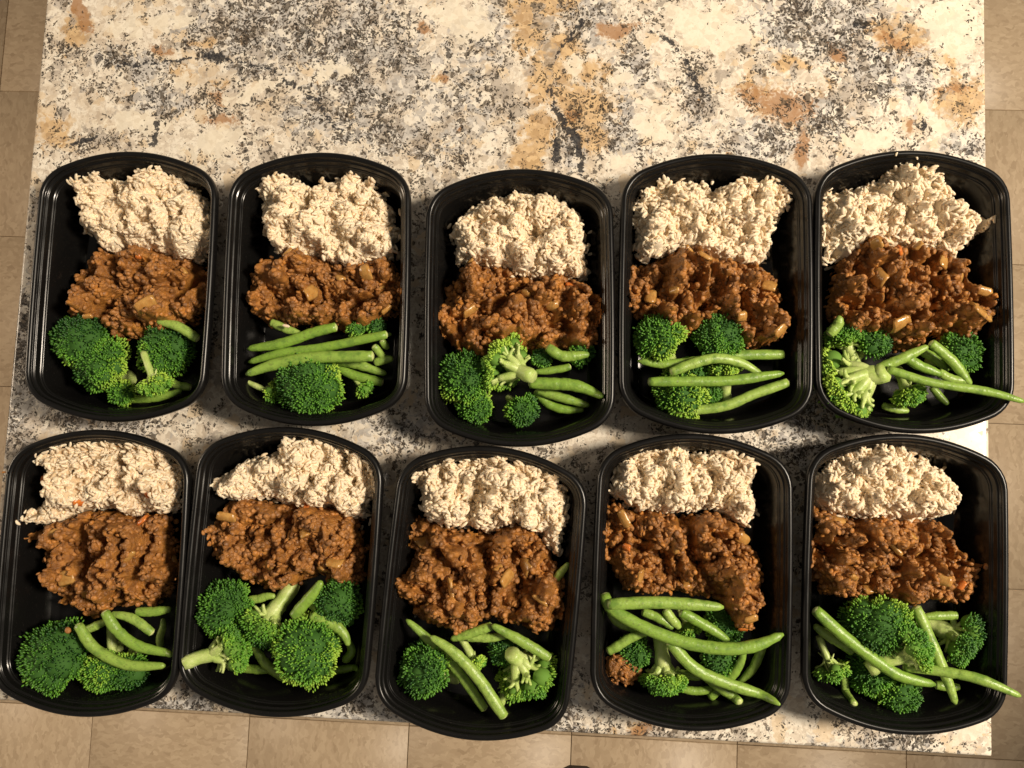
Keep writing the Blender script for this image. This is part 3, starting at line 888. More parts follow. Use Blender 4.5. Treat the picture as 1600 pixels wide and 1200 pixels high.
seed = 100
for k in TR:
    # rice
    seed += 31
    hp = Heap(k, RICE[k], .043, .0440, .017, seed, (.012, .014, .002), RCREASE.get(k, ()))
    c = hp.P.mean(0)
    root = empty('rice_portion', (c[0], c[1], wall_z(k, c[0], c[1])))
    tag(root, RLAB[k].rstrip() + ' ' + PH[k], 'rice', 'rice portions at the top of the trays')
    org = np.array(root.location)
    me = hp.mesh('rice_mass', .0016, -.0006); me.transform(Matrix.Translation(-Vector(org)))
    link_mesh('rice_mass', me, MAT['rice'], root)

    def grains(n, lift, spacing=0):
        p = hp.sample(n, spacing=spacing); nn = hp.normals(p)
        r = rng.normal(size=(n, 3)); tdir = r - nn * (r * nn).sum(1, keepdims=True)
        tdir /= np.linalg.norm(tdir, axis=1, keepdims=True)
        d = tdir + nn * rng.normal(0, .30, (n, 1))
        z = hp.h(p[:, 0], p[:, 1])
        loc = np.column_stack([p, z]) + nn * (lift + rng.normal(0, .0007, (n, 1))) - org
        m = frames(d) * rng.uniform(.82, 1.15, (n, 1, 1))
        return m, loc
    m, loc = grains(1500, -.0003)
    gm = joined('rice_grains', gV, [sQ, sT], m, loc, {'rnd': rng.uniform(0, 1, len(loc))})
    o = link_mesh('rice_grains', gm, MAT['rice'], root); o['kind'] = 'stuff'
    m, loc = grains(170, .0009, .0036)
    for i in range(len(loc)):
        o = link_mesh('rice_grain', grain_mes[i % 4], None, root); o.matrix_local = mat4(m[i], loc[i])
    if k == 'B1':
        for bi, (px_, py_, l_, w_) in enumerate(((222, 770, 26, 16), (114, 786, 20, 12), (62, 752, 22, 14), (232, 785, 12, 9))):
            p = at(px_, py_, .046)[:2]; n_ = hp.normals(p[None])[0]; zz = hp.h(p[None][:, 0], p[None][:, 1])[0]
            x_ = np.cross(n_, [.4, 1, 0]); x_ /= np.linalg.norm(x_)
            o = link_mesh('sauce_fleck', np_mesh('sauce_fleck', chunk(l_ * .0005, w_ * .0005, .0024, bi + 5), [bitQ, bitT]), MAT['carrot'], root)
            o.matrix_local = mat4(np.stack([x_, np.cross(n_, x_), n_], 1), np.array([p[0], p[1], zz + .0012]) - org)
    q = hp.P.mean(0) + (hp.P[rng.integers(0, len(hp.P), 9)] - hp.P.mean(0)) * rng.uniform(1.0, 1.14, (9, 1)) + rng.normal(0, .002, (9, 2))
    wz = wall_z(k, q[:, 0], q[:, 1])
    for i in range(9):
        if wz[i] < .022:
            o = link_mesh('rice_grain', grain_mes[i % 4], None, root)
            o.matrix_local = mat4(frames(rng.normal(size=(1, 3)) * np.array([1, 1, .1]))[0], np.array([q[i, 0], q[i, 1], wz[i] + .0012]) - org)
    # stew
    seed += 31
    hp = Heap(k, STEW[k], .041, .0420, .013, seed, (.020, .017, .006), SCREASE.get(k, ()))
    c = hp.P.mean(0)
    root = empty('lentil_stew', (c[0], c[1], wall_z(k, c[0], c[1])))
    tag(root, SLAB[k] + ' ' + PH[k], 'stew', 'lentil stew portions across the trays')
    org = np.array(root.location)
    gstep = .0011
    me = hp.mesh('sauce', gstep)
    co = np.zeros(len(me.vertices) * 3, np.float32); me.vertices.foreach_get('co', co); co = co.reshape(-1, 3)
    co[:, 2] += .0048 * (fbm(co[:, 0] * 230, co[:, 1] * 230, seed + 3, 3) - .56)
    co -= org
    me.vertices.foreach_set('co', co.ravel()); me.update()
    link_mesh('sauce', me, MAT['sauce'], root)

    def lentils(n, lift, spacing=0, thr=None):
        p = hp.sample(n * 2 if thr else n, spacing=spacing)
        if thr:
            p = p[fbm(p[:, 0] * 70, p[:, 1] * 70, seed + 8, 2) > thr][:n]
        nn = hp.normals(p); n = len(p)
        up = nn + rng.normal(0, .45, (n, 3))
        f3 = frames(up); m = f3[:, :, [1, 2, 0]] * rng.uniform(.8, 1.12, (n, 1, 1))
        z = hp.h(p[:, 0], p[:, 1])
        loc = np.column_stack([p, z]) + nn * (lift + rng.normal(0, .0005, (n, 1))) - org
        return m, loc
    m, loc = lentils(800, -.0003, thr=.37)
    lm = joined('lentils', lV, [lQ, lT], m, loc, {'rnd': rng.uniform(0, 1, len(loc))})
    o = link_mesh('lentils', lm, MAT['lentil'], root); o['kind'] = 'stuff'
    m, loc = lentils(150, .0006, .0038)
    for i in range(len(loc)):
        o = link_mesh('lentil', lent_mes[i % 3], None, root); o.matrix_local = mat4(m[i], loc[i])
    for bi, b in enumerate(BITS[k]):
        kind = b[5] if len(b) > 5 else 'onion'
        p = at(b[0], b[1], .044)[:2]; pp = p[None]
        n = hp.normals(pp)[0]; z = hp.h(pp[:, 0], pp[:, 1])[0]
        a = math.radians(b[4])
        x = np.array([math.cos(a), math.sin(a), 0]); x -= n * x.dot(n); x /= np.linalg.norm(x)
        mm = np.stack([x, np.cross(n, x), n], 1)
        sc = .00052
        v = chunk(b[2] * sc * .76, b[3] * sc * 1.0, .0026 if b[3] > 14 else .0022, seed * 7 + bi)
        me = np_mesh('onion_piece' if kind == 'onion' else 'carrot_piece', v, [bitQ, bitT])
        o = link_mesh(me.name.split('.')[0], me, MAT[kind], root)
        o.matrix_local = mat4(mm, np.array([p[0], p[1], z + .0006]) - org)

# ------------------------------------------------------------------ broccoli
iV, iT = ico_np()
s2V, s2T, s2Q = sphere_np(12, 8)


def floret(k, label, px, py, rpx, ang=90, el=70, tone=.25, z=None, stem=1.0, branches=0, flat=.8, stemw=.24, dens=1.0):
    """crown centre and radius in the photograph, crown direction: ang in the picture, el towards the viewer"""
    R = rpx * .00053 * 1.16
    zc = z if z is not None else max(.006 + R * .75, .024)
    c = at(px, py, zc)
    a, e = math.radians(ang), math.radians(el)
    ax = np.array([math.cos(e) * math.cos(a), math.cos(e) * math.sin(a), math.sin(e)])
    root = empty('broccoli_floret', c)
    tag(root, label + ' ' + PH[k], 'broccoli', 'broccoli florets in the trays')
    t = np.array([0, 0, 1.]) if abs(ax[2]) < .9 else np.array([1., 0, 0])
    u = np.cross(t, ax); u /= np.linalg.norm(u); v = np.cross(ax, u)
    B = np.stack([u, v, ax], 1)
    r = np.random.default_rng(int(px * 31 + py))
    # clusters over a cap
    K = int(np.clip(R / .0016, 6, 24))
    yd = r.normal(size=3); yd[2] *= .4; yd /= np.linalg.norm(yd)
    ph = r.uniform(0, 6.28, 6)
    ctr = 1.12 if el > 35 else (.66 if el < 0 else .70)
    cutz = -.5 if el > 35 else (.2 if el < 0 else .06)
    phi0 = r.uniform(0, 6.28)
    dirs = []
    for i in range(K):
        ct = 1 - (i + .5) / K * ctr
        stt = math.sqrt(max(0, 1 - ct * ct)); f = phi0 + i * 2.39996 + r.normal(0, .12)
        dirs.append((stt * math.cos(f), stt * math.sin(f), ct))
    dirs = np.array(dirs)
    rc = R * ((1.45 if el > 35 else 1.12) / math.sqrt(K) + .06) * r.uniform(.72, 1.28, K)
    C = dirs * (R - rc)[:, None] * r.uniform(.93, 1.06, (K, 1)); C[:, 2] *= flat
    # cores
    parts = []
    for i in range(K):
        parts.append((s2V * rc[i] * (.85 if el > 35 else .66) + C[i] + dirs[i] * (0 if el > 35 else rc[i] * .26), s2Q, s2T))
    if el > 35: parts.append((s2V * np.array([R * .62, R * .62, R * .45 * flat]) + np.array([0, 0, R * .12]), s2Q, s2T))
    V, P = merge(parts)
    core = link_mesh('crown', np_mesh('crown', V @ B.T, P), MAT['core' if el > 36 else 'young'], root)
    # buds
    L_, Md, Tn = [], [], []
    nb = int(dens * (7.5 if el > 35 else 9.0) * R * R / (.00092 ** 2) / K)
    for i in range(K):
        d = r.normal(size=(nb, 3)); d /= np.linalg.norm(d, axis=1, keepdims=True)
        d = d[(d @ dirs[i]) > -.25]
        p = C[i] + d * rc[i]
        ok = np.ones(len(p), bool)
        for j in range(K):
            if j != i: ok &= np.linalg.norm(p - C[j], axis=1) > rc[j] * .93
        ok &= p[:, 2] > R * cutz * flat
        p, d = p[ok], d[ok]
        L_.append(p); Md.append(d + dirs[i] * .6)
        pol = np.arccos(np.clip(p[:, 2] / np.linalg.norm(p, axis=1), -1, 1))
        fac = d @ dirs[i]
        Tn.append(tone + .20 * (p / R) @ yd + .42 * np.clip((pol - .75) / .9, 0, 1) ** 1.4 + .22 * np.clip(.45 - fac, 0, 1) + r.normal(0, .09, len(p)) + .1 * r.normal())
    L_ = np.concatenate(L_); Md = np.concatenate(Md); Tn = np.clip(np.concatenate(Tn), 0, 1)
    n = len(L_)
    m = frames(Md @ B.T)
    sc = r.uniform(.75, 1.25, n)
    m = m * sc[:, None, None] * np.array([.0015, .00070, .00070])[None, None, :]
    wob = sum(np.sin(L_[:, i % 3] / R * (5 + 2.3 * i) + ph[i]) for i in range(6))
    L_ = L_ * (1 + r.normal(0, .04, (n, 1)) + .022 * wob[:, None])
    bm = joined('buds', iV, [iT], m, L_ @ B.T, {'tone': Tn})
    o = link_mesh('buds', bm, MAT['bud'], core); o['kind'] = 'stuff'
    # stem and branches
    ls = R * stem
    j = np.array([0, 0, -R * .28])
    sw = R * stemw
    bend = np.array([r.normal(0, .06), r.normal(0, .06), 0]) * R
    e_ = j + np.array([0, 0, -ls]) + bend
    pts, _ = spline([j + np.array([0, 0, R * .45]), j, (j + e_) / 2 + bend * .5, e_], 12)
    rad = np.interp(np.linspace(0, 1, 12), [0, .3, .55, .93, 1], [sw * .7, sw * 1.15, sw * .95, sw * 1.02, sw * .85]) * (1 + r.normal(0, .03, 12))
    v_, q_, t_ = tube(pts, rad, 12, flat=.85)
    v_ = v_ * (1 + r.normal(0, .01, v_.shape))
    link_mesh('stem', np_mesh('stem', v_ @ B.T, [q_, t_]), MAT['stem'], root)
    if branches:
        order = np.argsort(dirs[:, 2])[:branches]
        for i in order:
            tgt = C[i] - dirs[i] * rc[i] * .55 + np.array([0, 0, -rc[i] * .35])
            mid = j * .5 + tgt * .5 + np.array([0, 0, -R * .10])
            st = j + np.array([0, 0, -R * .05])
            pts, _ = spline([st, mid, tgt], 8)
            rad = np.linspace(sw * .62, sw * .40, 8)
            pr = [tube(pts, rad, 8)]
            for q in range(4):
                d = r.normal(size=3) * .6 + dirs[i] + np.array([0, 0, -.35]); d /= np.linalg.norm(d)
                p2, _ = spline([pts[-3 + q % 2], tgt + d * rc[i] * .55, tgt + d * rc[i] * 1.05], 5)
                pr.append(tube(p2, np.linspace(sw * .3, sw * .14, 5), 5))
            V, P = merge(pr)
            link_mesh('branch', np_mesh('branch', V @ B.T, P), MAT['stem'], root)
    return root


FL = [
    ('T1', 'large dark two-lobed broccoli head lying at the left', 130, 535, 40, 120, 62, .16, .026, 1.0, 0),
    ('T1', 'mid-size broccoli head right of the largest dark one', 165, 570, 40, 140, 55, .20, .024, 1.25, 3),
    ('T1', 'dark broccoli head right of a pale fan stem', 260, 548, 38, 40, 55, .14, .018, 1.0, 0),
    ('T1', 'small pale fan of broccoli stem and thin branches', 240, 594, 24, -62, 12, .55, .047, 1.5, 6),
    ('T1', 'little bright green broccoli tuft at the lower edge', 190, 613, 19, -60, 50, .40, .020, 1.0, 0),
    ('T2', 'dark round broccoli dome below the stacked beans', 487, 603, 46, -90, 66, .20, .026, .8, 0),
    ('T2', 'pale spindly broccoli branch at the lower left', 420, 612, 20, -20, 5, .62, .022, 2.4, 5),
    ('T2', 'small broccoli sprig right of the dark dome', 566, 606, 15, -40, 15, .50, .020, 1.8, 3),
    ('T2', 'tiny broccoli tip peeping out under the stew', 556, 516, 13, 60, 50, .35, .028, 1.0, 0),
    ('T2', 'broccoli crumb at the upper right by the tray wall', 587, 510, 13, 30, 50, .2, .024, 1.0, 0),
    ('T3', 'dark broccoli head with bright lower edge at the left', 727, 592, 40, 130, 48, .28, .024, 1.0, 0),
    ('T3', 'bright broccoli lobe below the dark left head', 742, 632, 27, -120, 50, .42, .020, 1.0, 3),
    ('T3', 'upturned pale broccoli floret showing its cut stem', 800, 574, 43, 158, -28, .58, .036, .55, 9),
    ('T3', 'small dark broccoli head at the bottom', 815, 640, 23, -40, 45, .16, .018, 1.9, 2),
    ('T3', 'tiny dark broccoli piece beside the curved bean', 846, 560, 14, 60, 60, .14, .02, 1.0, 0),
    ('T3', 'small broccoli head half hidden at right under the stew', 907, 551, 19, -30, 50, .2, .02, 1.0, 0),
    ('T4', 'broccoli head with pale stem at the upper left', 1030, 531, 36, 125, 40, .25, .026, .9, 4),
    ('T4', 'round dark broccoli dome under the stew', 1121, 530, 34, 90, 66, .12, .024, 1.0, 0),
    ('T4', 'pale broccoli floret with stem pointing down between beans', 1131, 584, 27, 98, 12, .50, .020, 1.5, 4),
    ('T4', 'yellow-green broccoli head at the lower left under beans', 1063, 618, 36, -130, 58, .52, .022, 1.0, 0),
    ('T4', 'dark broccoli head hidden between the crossing beans', 1078, 588, 25, 90, 60, .14, .016, 1.0, 0),
    ('T4', 'small dark broccoli piece low in the middle', 1106, 620, 20, 20, 60, .2, .016, 1.0, 0),
    ('T5', 'large upturned broccoli floret with branching pale stem', 1338, 595, 54, 215, -34, .62, .036, .40, 12),
    ('T5', 'broccoli floret with side stem at the upper left', 1320, 532, 26, 120, 22, .32, .024, 1.4, 4),
    ('T5', 'dark broccoli head right of the side-stem floret', 1362, 535, 24, 60, 45, .14, .024, 1.0, 0),
    ('T5', 'small yellowing broccoli floret between the beans', 1418, 612, 23, -70, 20, .70, .026, 1.2, 5),
    ('T5', 'light broccoli head at the right behind the beans', 1496, 552, 31, 20, 40, .40, .022, 1.0, 3),
    ('B1', 'large dark broccoli head in the lower left', 92, 1026, 48, 130, 60, .12, .026, 1.0, 0),
    ('B1', 'small pale broccoli lobe left of the large dark head', 40, 1032, 17, 180, 25, .45, .018, 1.0, 2),
    ('B1', 'bright broccoli head under the curved beans', 164, 1046, 31, -90, 52, .48, .022, 1.0, 0),
    ('B1', 'dark broccoli head below the lowest curved bean', 200, 1046, 28, -60, 55, .15, .018, 1.0, 0),
    ('B1', 'pale broccoli stalk between two beans', 176, 1022, 20, -85, 0, .5, .018, 2.2, 3),
    ('B2', 'dark broccoli head at the upper left under stew', 352, 950, 38, 120, 50, .22, .028, .9, 3),
    ('B2', 'broccoli floret with thick stem pointing up, in the centre', 418, 970, 38, -118, 22, .25, .026, 1.25, 5),
    ('B2', 'side-lying broccoli floret with long pale stem at lower left', 347, 1016, 40, 24, -22, .48, .038, .92, 9),
    ('B2', 'round bright green broccoli head facing up', 481, 1016, 46, 80, 72, .50, .032, .9, 0),
    ('B2', 'dark broccoli head at the right under the stew', 528, 940, 33, 20, 55, .12, .024, 1.0, 0),
    ('B3', 'dark broccoli head with pale stem at the left', 668, 1044, 38, 150, 38, .14, .026, 1.1, 3),
    ('B3', 'small yellow broccoli bud on a thin stem', 740, 1030, 18, -55, 10, .72, .024, 1.8, 3),
    ('B3', 'upturned broccoli floret with white branching stem at right', 818, 1042, 44, -60, -30, .50, .030, .4, 9),
    ('B3', 'dark broccoli piece behind the upturned one', 788, 1016, 20, 120, 50, .18, .022, 1.0, 0),
    ('B3', 'pale broccoli stalk under the long bean ends', 792, 1070, 18, 70, 5, .55, .016, 1.6, 3),
    ('B4', 'broccoli floret with yellow stem pointing up at the left', 1037, 1052, 32, -88, 12, .42, .028, 1.35, 5),
    ('B4', 'dark broccoli head at the left under a bean', 990, 1018, 24, 150, 50, .10, .018, 1.0, 0),
    ('B4', 'dark broccoli head under the crossing beans', 1122, 1034, 24, 0, 55, .16, .016, 1.0, 0),
    ('B4', 'very dark broccoli head behind the upper beans', 1128, 976, 27, 60, 60, .06, .016, 1.0, 0),
    ('B4', 'pale broccoli branch tangled under the upper bean', 1074, 976, 20, -60, 10, .55, .018, 1.6, 4),
    ('B5', 'large round broccoli dome with yellow-green top edge', 1370, 976, 47, -100, 52, .24, .028, .9, 0),
    ('B5', 'pale open broccoli floret in the centre', 1416, 1016, 35, 35, 10, .55, .042, 1.2, 7),
    ('B5', 'dark broccoli head with side stem at the right', 1494, 994, 36, -25, 25, .22, .026, 1.3, 4),
    ('B5', 'spindly pale broccoli sprig at the far left', 1296, 1038, 25, -70, 0, .58, .024, 1.2, 7),
    ('B5', 'dark broccoli head under the long bean', 1358, 1050, 30, 180, 55, .15, .018, 1.0, 0),
    ('B5', 'broccoli head nearest the bottom rim', 1402, 1088, 29, -60, 52, .20, .018, 1.0, 0),
]
for r_ in FL:
    k, lab, px, py, R_, ang, el, tone, z, stem, br = r_
    thin = 'spindly' in lab or 'sprig' in lab or 'branch' in lab and 'branching' not in lab
    floret(k, lab, px, py, R_, ang, el, tone, z, stem, br, flat=.85 if el > 30 else .72, stemw=.27 if el < 0 else (.22 if thin else (.34 if el < 36 else .28)), dens=.55 if thin else 1.0)

# ------------------------------------------------------------------ green beans


def bean(k, label, pts, th, lay):
    """pts pixels; th thickness in pixels; lay heights (one, or one per end)"""
    r = np.random.default_rng(int(pts[0][0] * 13 + pts[-1][1] * 7))
    R = th * .00053 / 2 * .86
    n = len(pts)
    zs = np.interp(np.linspace(0, 1, n), np.linspace(0, 1, len(lay)), lay)
    W3 = [at(x, y, z) for (x, y), z in zip(pts, zs)]
    P, Lg = spline(W3, 30)
    wz = wall_z(k, P[:, 0], P[:, 1])
    P[:, 2] = np.maximum(P[:, 2], wz + R * .9)
    sv = np.linspace(0, 1, 30)
    P[:, :2] += (np.sin(sv * r.uniform(4, 9) + r.uniform(0, 6)) * r.uniform(.0003, .0009))[:, None] * r.normal(0, .7, 2)
    for _ in range(3): P[1:-1, 2] = .25 * P[:-2, 2] + .5 * P[1:-1, 2] + .25 * P[2:, 2]
    P[1:-1] += np.cumsum(r.normal(0, .00004, (28, 3)), axis=0) * np.hanning(28)[:, None]
    s = np.linspace(0, 1, 30)
    endl = min(.026 / Lg, .42)
    rad = R * (1 + .03 * np.sin(s * Lg / .0085 * 6.28 + r.uniform(0, 6)) * np.hanning(30) + r.normal(0, .022, 30))
    taper = np.clip(s / endl, 0, 1) ** .5 * .62 + .38
    taper[0] = .22
    taper *= np.where(s > 1 - endl * .35, .86 + .14 * np.clip((1 - s) / (endl * .35), 0, 1), 1)
    if r.uniform() < .5: taper = taper[::-1]
    cut0 = taper[0] > taper[-1]
    rad = rad * taper
    org = P[15].copy(); org[2] = P[:, 2].min() - R
    v, q, t = tube(P - org, rad, 12, flat=.88)
    k0 = int(r.integers(1, 5))
    ring_ = np.arange(30) * 12 + k0
    v[ring_] = (P - org) + (v[ring_] - (P - org)) * (.90 + .05 * r.uniform(-1, 1, (30, 1)))
    o = link_mesh('green_bean', np_mesh('green_bean', v, [q, t]), MAT['bean'], None, org)
    tag(o, label + ' ' + PH[k], 'green bean', 'green beans in the trays')
    i, j = (0, 1) if cut0 else (-1, -2)
    d = P[i] - P[j]; d /= np.linalg.norm(d)
    rr = rad[i] * .93
    pp, _ = spline([P[i] - org - d * .0004, P[i] - org + d * rr * .16, P[i] - org + d * rr * .34], 4)
    v, q, t = tube(pp, np.array([1, .93, .72, .35]) * rr, 10, flat=.88)
    link_mesh('cut_end', np_mesh('cut_end', v, [q, t]), MAT['cut'], o)
    return o


BE = [
    ('T1', 'short curved green bean at the upper right under stew', [(245, 502), (278, 510), (310, 530)], 18, (.034, .028)),
    ('T1', 'dim green bean along the lower edge', [(200, 624), (245, 622), (284, 610)], 16, (.012, .014)),
    ('T1', 'green bean half hidden at the right by the wall', [(250, 588), (275, 600), (298, 606)], 15, (.012,)),
    ('T2', 'thick green bean nearest the stew, slanting up right', [(386, 545), (440, 536), (490, 520), (526, 511)], 19, (.036, .034)),
    ('T2', 'long green bean second from the stew', [(388, 566), (440, 552), (510, 542), (604, 522)], 17, (.034, .036)),
    ('T2', 'browned glossy green bean lying on top of the dome', [(384, 585), (430, 570), (495, 558), (582, 556)], 21, (.043, .042)),
    ('T2', 'short green bean right of the dome, upper', [(505, 560), (560, 570), (604, 584)], 18, (.026, .022)),
    ('T2', 'short green bean right of the dome, lower', [(514, 566), (550, 585), (597, 598)], 18, (.022, .018)),
    ('T2', 'green bean stub peeping from under the stew at left', [(424, 504), (448, 514), (470, 522)], 16, (.03,)),
    ('T2', 'upright cut green bean stub at the right', [(584, 541), (596, 554), (600, 566)], 14, (.034, .022)),
    ('T2', 'tiny green bean stub by the right wall', [(596, 532), (606, 545)], 14, (.03, .024)),
    ('T2', 'stubby pale green bean piece at lower right', [(586, 566), (600, 562), (614, 560)], 16, (.026,)),
    ('T2', 'faint green bean low under the top bean at right', [(540, 535), (580, 528), (612, 522)], 13, (.024,)),
    ('T3', 'curved green bean just under the stew', [(856, 543), (880, 556), (921, 554)], 19, (.034, .032)),
    ('T3', 'thin green bean pointing right from the upturned floret', [(834, 580), (860, 579), (890, 572)], 14, (.022,)),
    ('T3', 'thickest green bean, curving to the right wall', [(828, 598), (888, 600), (920, 610), (941, 622)], 22, (.034, .034)),
    ('T3', 'green bean directly below the thickest one', [(840, 610), (880, 622), (921, 634)], 17, (.022,)),
    ('T3', 'lowest curved green bean', [(836, 612), (860, 632), (885, 640), (912, 640)], 17, (.016,)),
    ('T4', 'green bean passing behind, uppermost of four', [(996, 564), (1050, 569), (1143, 556), (1224, 554)], 18, (.034, .028)),
    ('T4', 'arched green bean second from the stew', [(1049, 582), (1080, 569), (1120, 560), (1160, 568), (1191, 586)], 18, (.042, .040, .032)),
    ('T4', 'straight green bean third from the stew', [(1014, 597), (1080, 596), (1150, 594), (1225, 583)], 18, (.042, .040)),
    ('T4', 'lowest bowed green bean with bright gloss', [(1044, 642), (1090, 640), (1136, 634), (1182, 614), (1231, 597)], 18, (.030, .034)),
    ('T5', 'short green bean stub at the upper left corner', [(1298, 522), (1307, 508), (1317, 494)], 19, (.036, .040)),
    ('T5', 'green bean rising from the big floret to the stew', [(1374, 575), (1410, 560), (1450, 541)], 18, (.040, .044)),
    ('T5', 'curved green bean falling from the stew, rightmost', [(1455, 536), (1486, 562), (1504, 584), (1517, 602)], 18, (.042, .036)),
    ('T5', 'longest green bean overhanging the right rim', [(1388, 577), (1453, 597), (1540, 611), (1602, 628)], 15, (.046, .052, .058)),
    ('T5', 'green bean crossing under the middle of the heap', [(1412, 556), (1440, 572), (1470, 586)], 18, (.038,)),
    ('T5', 'green bean lying right along the long overhanging one', [(1466, 582), (1490, 592), (1514, 599)], 16, (.036,)),
    ('T5', 'green bean pointing down at the bottom wall', [(1455, 606), (1470, 618), (1480, 634)], 14, (.016,)),
    ('T5', 'dark green bean deep behind the crossing beans', [(1440, 548), (1462, 562), (1482, 580)], 17, (.026,)),
    ('T5', 'dim green bean below the yellow floret', [(1380, 634), (1400, 640), (1420, 642)], 14, (.012,)),
    ('B1', 'lowest curved green bean, on the broccoli', [(122, 977), (145, 1010), (185, 1034), (215, 1041), (259, 1040)], 19, (.044, .040)),
    ('B1', 'long curved green bean above the lowest one', [(164, 956), (184, 986), (218, 1010), (273, 1022)], 19, (.044, .038)),
    ('B1', 'short green bean pointing at the right wall', [(174, 958), (205, 967), (238, 988)], 17, (.038, .034)),
    ('B1', 'level green bean just under the stew at right', [(214, 956), (240, 955), (268, 952)], 17, (.032,)),
    ('B1', 'green bean stub hidden under the stew tip', [(136, 984), (150, 978), (168, 970)], 15, (.028,)),
    ('B1', 'dark upright green bean against the right wall', [(256, 966), (252, 990), (250, 1010)], 14, (.016,)),
    ('B2', 'green bean standing diagonally under the stew', [(459, 964), (480, 938), (503, 908)], 20, (.038, .040)),
    ('B2', 'bent glossy green bean at the right', [(487, 962), (520, 976), (538, 992), (546, 1008)], 19, (.036, .034)),
    ('B2', 'green bean curving down behind the round head', [(391, 1000), (410, 1032), (430, 1050), (452, 1060)], 18, (.020, .014)),
    ('B2', 'green bean right of the side-lying floret at bottom', [(378, 1044), (400, 1046), (422, 1048)], 16, (.014,)),
    ('B2', 'green bean along the bottom at right', [(500, 1048), (530, 1046), (562, 1042)], 15, (.012,)),
    ('B2', 'green bean between stew and left heads', [(390, 938), (410, 933), (430, 932)], 15, (.026,)),
    ('B2', 'dark green bean hanging down the right side', [(548, 1000), (548, 1018), (541, 1034)], 16, (.018,)),
    ('B2', 'green bean behind the diagonal one', [(476, 938), (495, 950), (512, 966)], 17, (.024,)),
    ('B2', 'green bean deep in the middle of the heap', [(390, 984), (415, 994), (440, 1002)], 16, (.014,)),
    ('B3', 'long green bean crossing on top to the bottom', [(672, 994), (709, 1019), (748, 1060), (788, 1120)], 20, (.044, .040)),
    ('B3', 'long green bean under and left of the top one', [(634, 968), (666, 996), (709, 1042), (757, 1108)], 17, (.034, .028)),
    ('B3', 'green bean slanting up to the stew gap', [(704, 999), (735, 990), (768, 978)], 17, (.034, .036)),
    ('B3', 'level green bean along the stew edge', [(730, 996), (760, 996), (795, 994)], 16, (.030,)),
    ('B3', 'green bean slanting down to the right wall', [(768, 976), (812, 1000), (858, 1028)], 18, (.042, .038)),
    ('B3', 'green bean tip sticking out right of the stew', [(862, 914), (874, 898), (888, 880)], 14, (.026, .034)),
    ('B4', 'thick level green bean along the stew', [(950, 945), (1037, 942), (1090, 944), (1132, 948)], 21, (.046, .044)),
    ('B4', 'longest green bean sweeping to the right wall', [(943, 930), (960, 956), (1037, 992), (1116, 1013), (1175, 1011), (1224, 991)], 21, (.040, .050, .052)),
    ('B4', 'green bean slanting from left wall up to the middle', [(950, 1018), (985, 998), (1020, 984)], 17, (.034, .036)),
    ('B4', 'short green bean under the sweeping one at left', [(1004, 956), (1030, 966), (1052, 982)], 16, (.034,)),
    ('B4', 'green bean going down from the level one', [(1040, 954), (1052, 968), (1062, 984)], 17, (.038, .034)),
    ('B4', 'green bean running down under the sweeping one, right', [(1064, 957), (1108, 980), (1140, 1004)], 18, (.040, .036)),
    ('B4', 'long green bean ending at the lower right corner', [(1046, 1004), (1086, 1042), (1140, 1068), (1208, 1093)], 20, (.046, .038)),
    ('B4', 'green bean under the long lower-right one', [(1090, 1050), (1122, 1072), (1153, 1094)], 17, (.026,)),
    ('B4', 'green bean low along the bottom, upper', [(1055, 1074), (1085, 1078), (1118, 1079)], 15, (.016,)),
    ('B4', 'green bean bending down at the right', [(1164, 1012), (1156, 1038), (1136, 1066), (1110, 1090)], 16, (.030, .018)),
    ('B4', 'outermost bent green bean at the right wall', [(1192, 1010), (1178, 1044), (1154, 1066)], 16, (.026, .018)),
    ('B4', 'green bean short at the left wall under two others', [(950, 956), (968, 974), (992, 982)], 16, (.026,)),
    ('B4', 'green bean low along the bottom, lower', [(1058, 1052), (1080, 1056), (1100, 1058)], 15, (.014,)),
    ('B5', 'long curved green bean across the broccoli', [(1273, 949), (1330, 1002), (1390, 1050), (1420, 1064), (1462, 1072)], 20, (.046, .040)),
    ('B5', 'green bean behind the long curved one at left', [(1271, 977), (1300, 996), (1332, 1018)], 18, (.032, .028)),
    ('B5', 'straight green bean crossing on top, pointing down', [(1432, 949), (1462, 1020), (1480, 1062), (1494, 1100)], 19, (.042, .044)),
    ('B5', 'long green bean overhanging the right rim', [(1412, 1042), (1490, 1052), (1540, 1064), (1595, 1088)], 17, (.038, .052, .056)),
    ('B5', 'dark green bean hanging at the lower left', [(1314, 1036), (1318, 1062), (1322, 1090)], 14, (.018, .014)),
    ('B5', 'short green bean left of the crossing one', [(1416, 960), (1424, 976), (1432, 992)], 16, (.032,)),
    ('B5', 'level green bean under the stew at right', [(1440, 964), (1466, 962), (1494, 962)], 15, (.030,)),
    ('B5', 'green bean end below the overhanging one', [(1462, 1070), (1480, 1073), (1500, 1074)], 16, (.024,)),
]
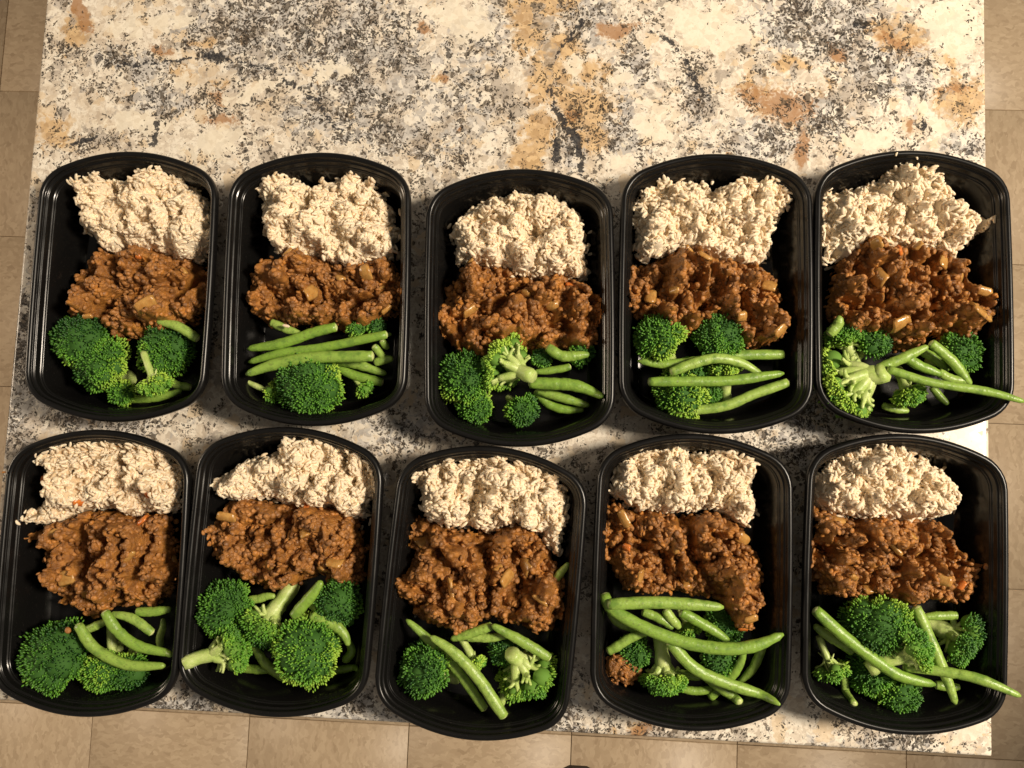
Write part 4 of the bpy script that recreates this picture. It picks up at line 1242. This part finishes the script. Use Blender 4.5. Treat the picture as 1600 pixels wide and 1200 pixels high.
for b in BE: bean(*b)

# ------------------------------------------------------------------ loose bits


def clump(name, label, cat, px, py, rpx, z, n, kind):
    c = at(px, py, z); R = rpx * .00053
    root = empty(name, (c[0], c[1], z - .004)); tag(root, label, cat)
    for i in range(n):
        a = random.uniform(0, 6.28); d = R * math.sqrt(random.random())
        p = (d * math.cos(a), d * math.sin(a), .003 + .010 * (1 - (d / R) ** 2) * random.uniform(.4, 1))
        nm = 'lentil' if kind == 'lentil' else 'rice_grain'
        o = link_mesh(nm, lent_mes[i % 3] if kind == 'lentil' else grain_mes[i % 4], None, root)
        m = frames(rng.normal(size=(1, 3)))[0]
        o.matrix_local = mat4(m, p)
    v = bitV * np.array([R * .95, R * .8, .006]) * (1 + rng.normal(0, .09, bitV.shape)) + np.array([0, 0, .006])
    link_mesh('sauce', np_mesh('sauce', v, [bitQ, bitT]), MAT['sauce'], root)
    return root


clump('lentil_clump', 'small loose clump of lentils at the left wall in the fourth bottom-row tray', 'stew', 973, 1042, 27, .022, 90, 'lentil')


def single(name, me, label, cat, px, py, z, sc=1.0):
    c = at(px, py, z)
    o = link_mesh(name, me, None)
    m = frames(rng.normal(size=(1, 3)) * np.array([1, 1, .15]))[0] * sc
    o.matrix_world = mat4(m, c); tag(o, label, cat)


single('rice_grain', grain_mes[0], 'stray white rice grain left of the two on the far right top-row rim', 'rice', 1401, 241, HR + .001, .6)
single('rice_grain', grain_mes[2], 'stray white rice grain right of the two on the far right top-row rim', 'rice', 1432, 246, HR - .003, .65)
single('rice_grain', grain_mes[1], 'stray rice grain under the stew above beans in the second top-row tray', 'rice', 447, 509, .040)
single('lentil', lent_mes[1], 'orange stew crumb on the left rim of the far left bottom-row tray', 'lentil', 6, 738, HR + .0012, .7)
single('lentil', lent_mes[0], 'tiny lentil crumb on the right rim of the far left bottom-row tray', 'lentil', 274, 905, HR + .0008, .45)
single('lentil', lent_mes[2], 'small stew crumb on broccoli tip under stew in the far left bottom-row tray', 'lentil', 106, 985, .046, 1.1)
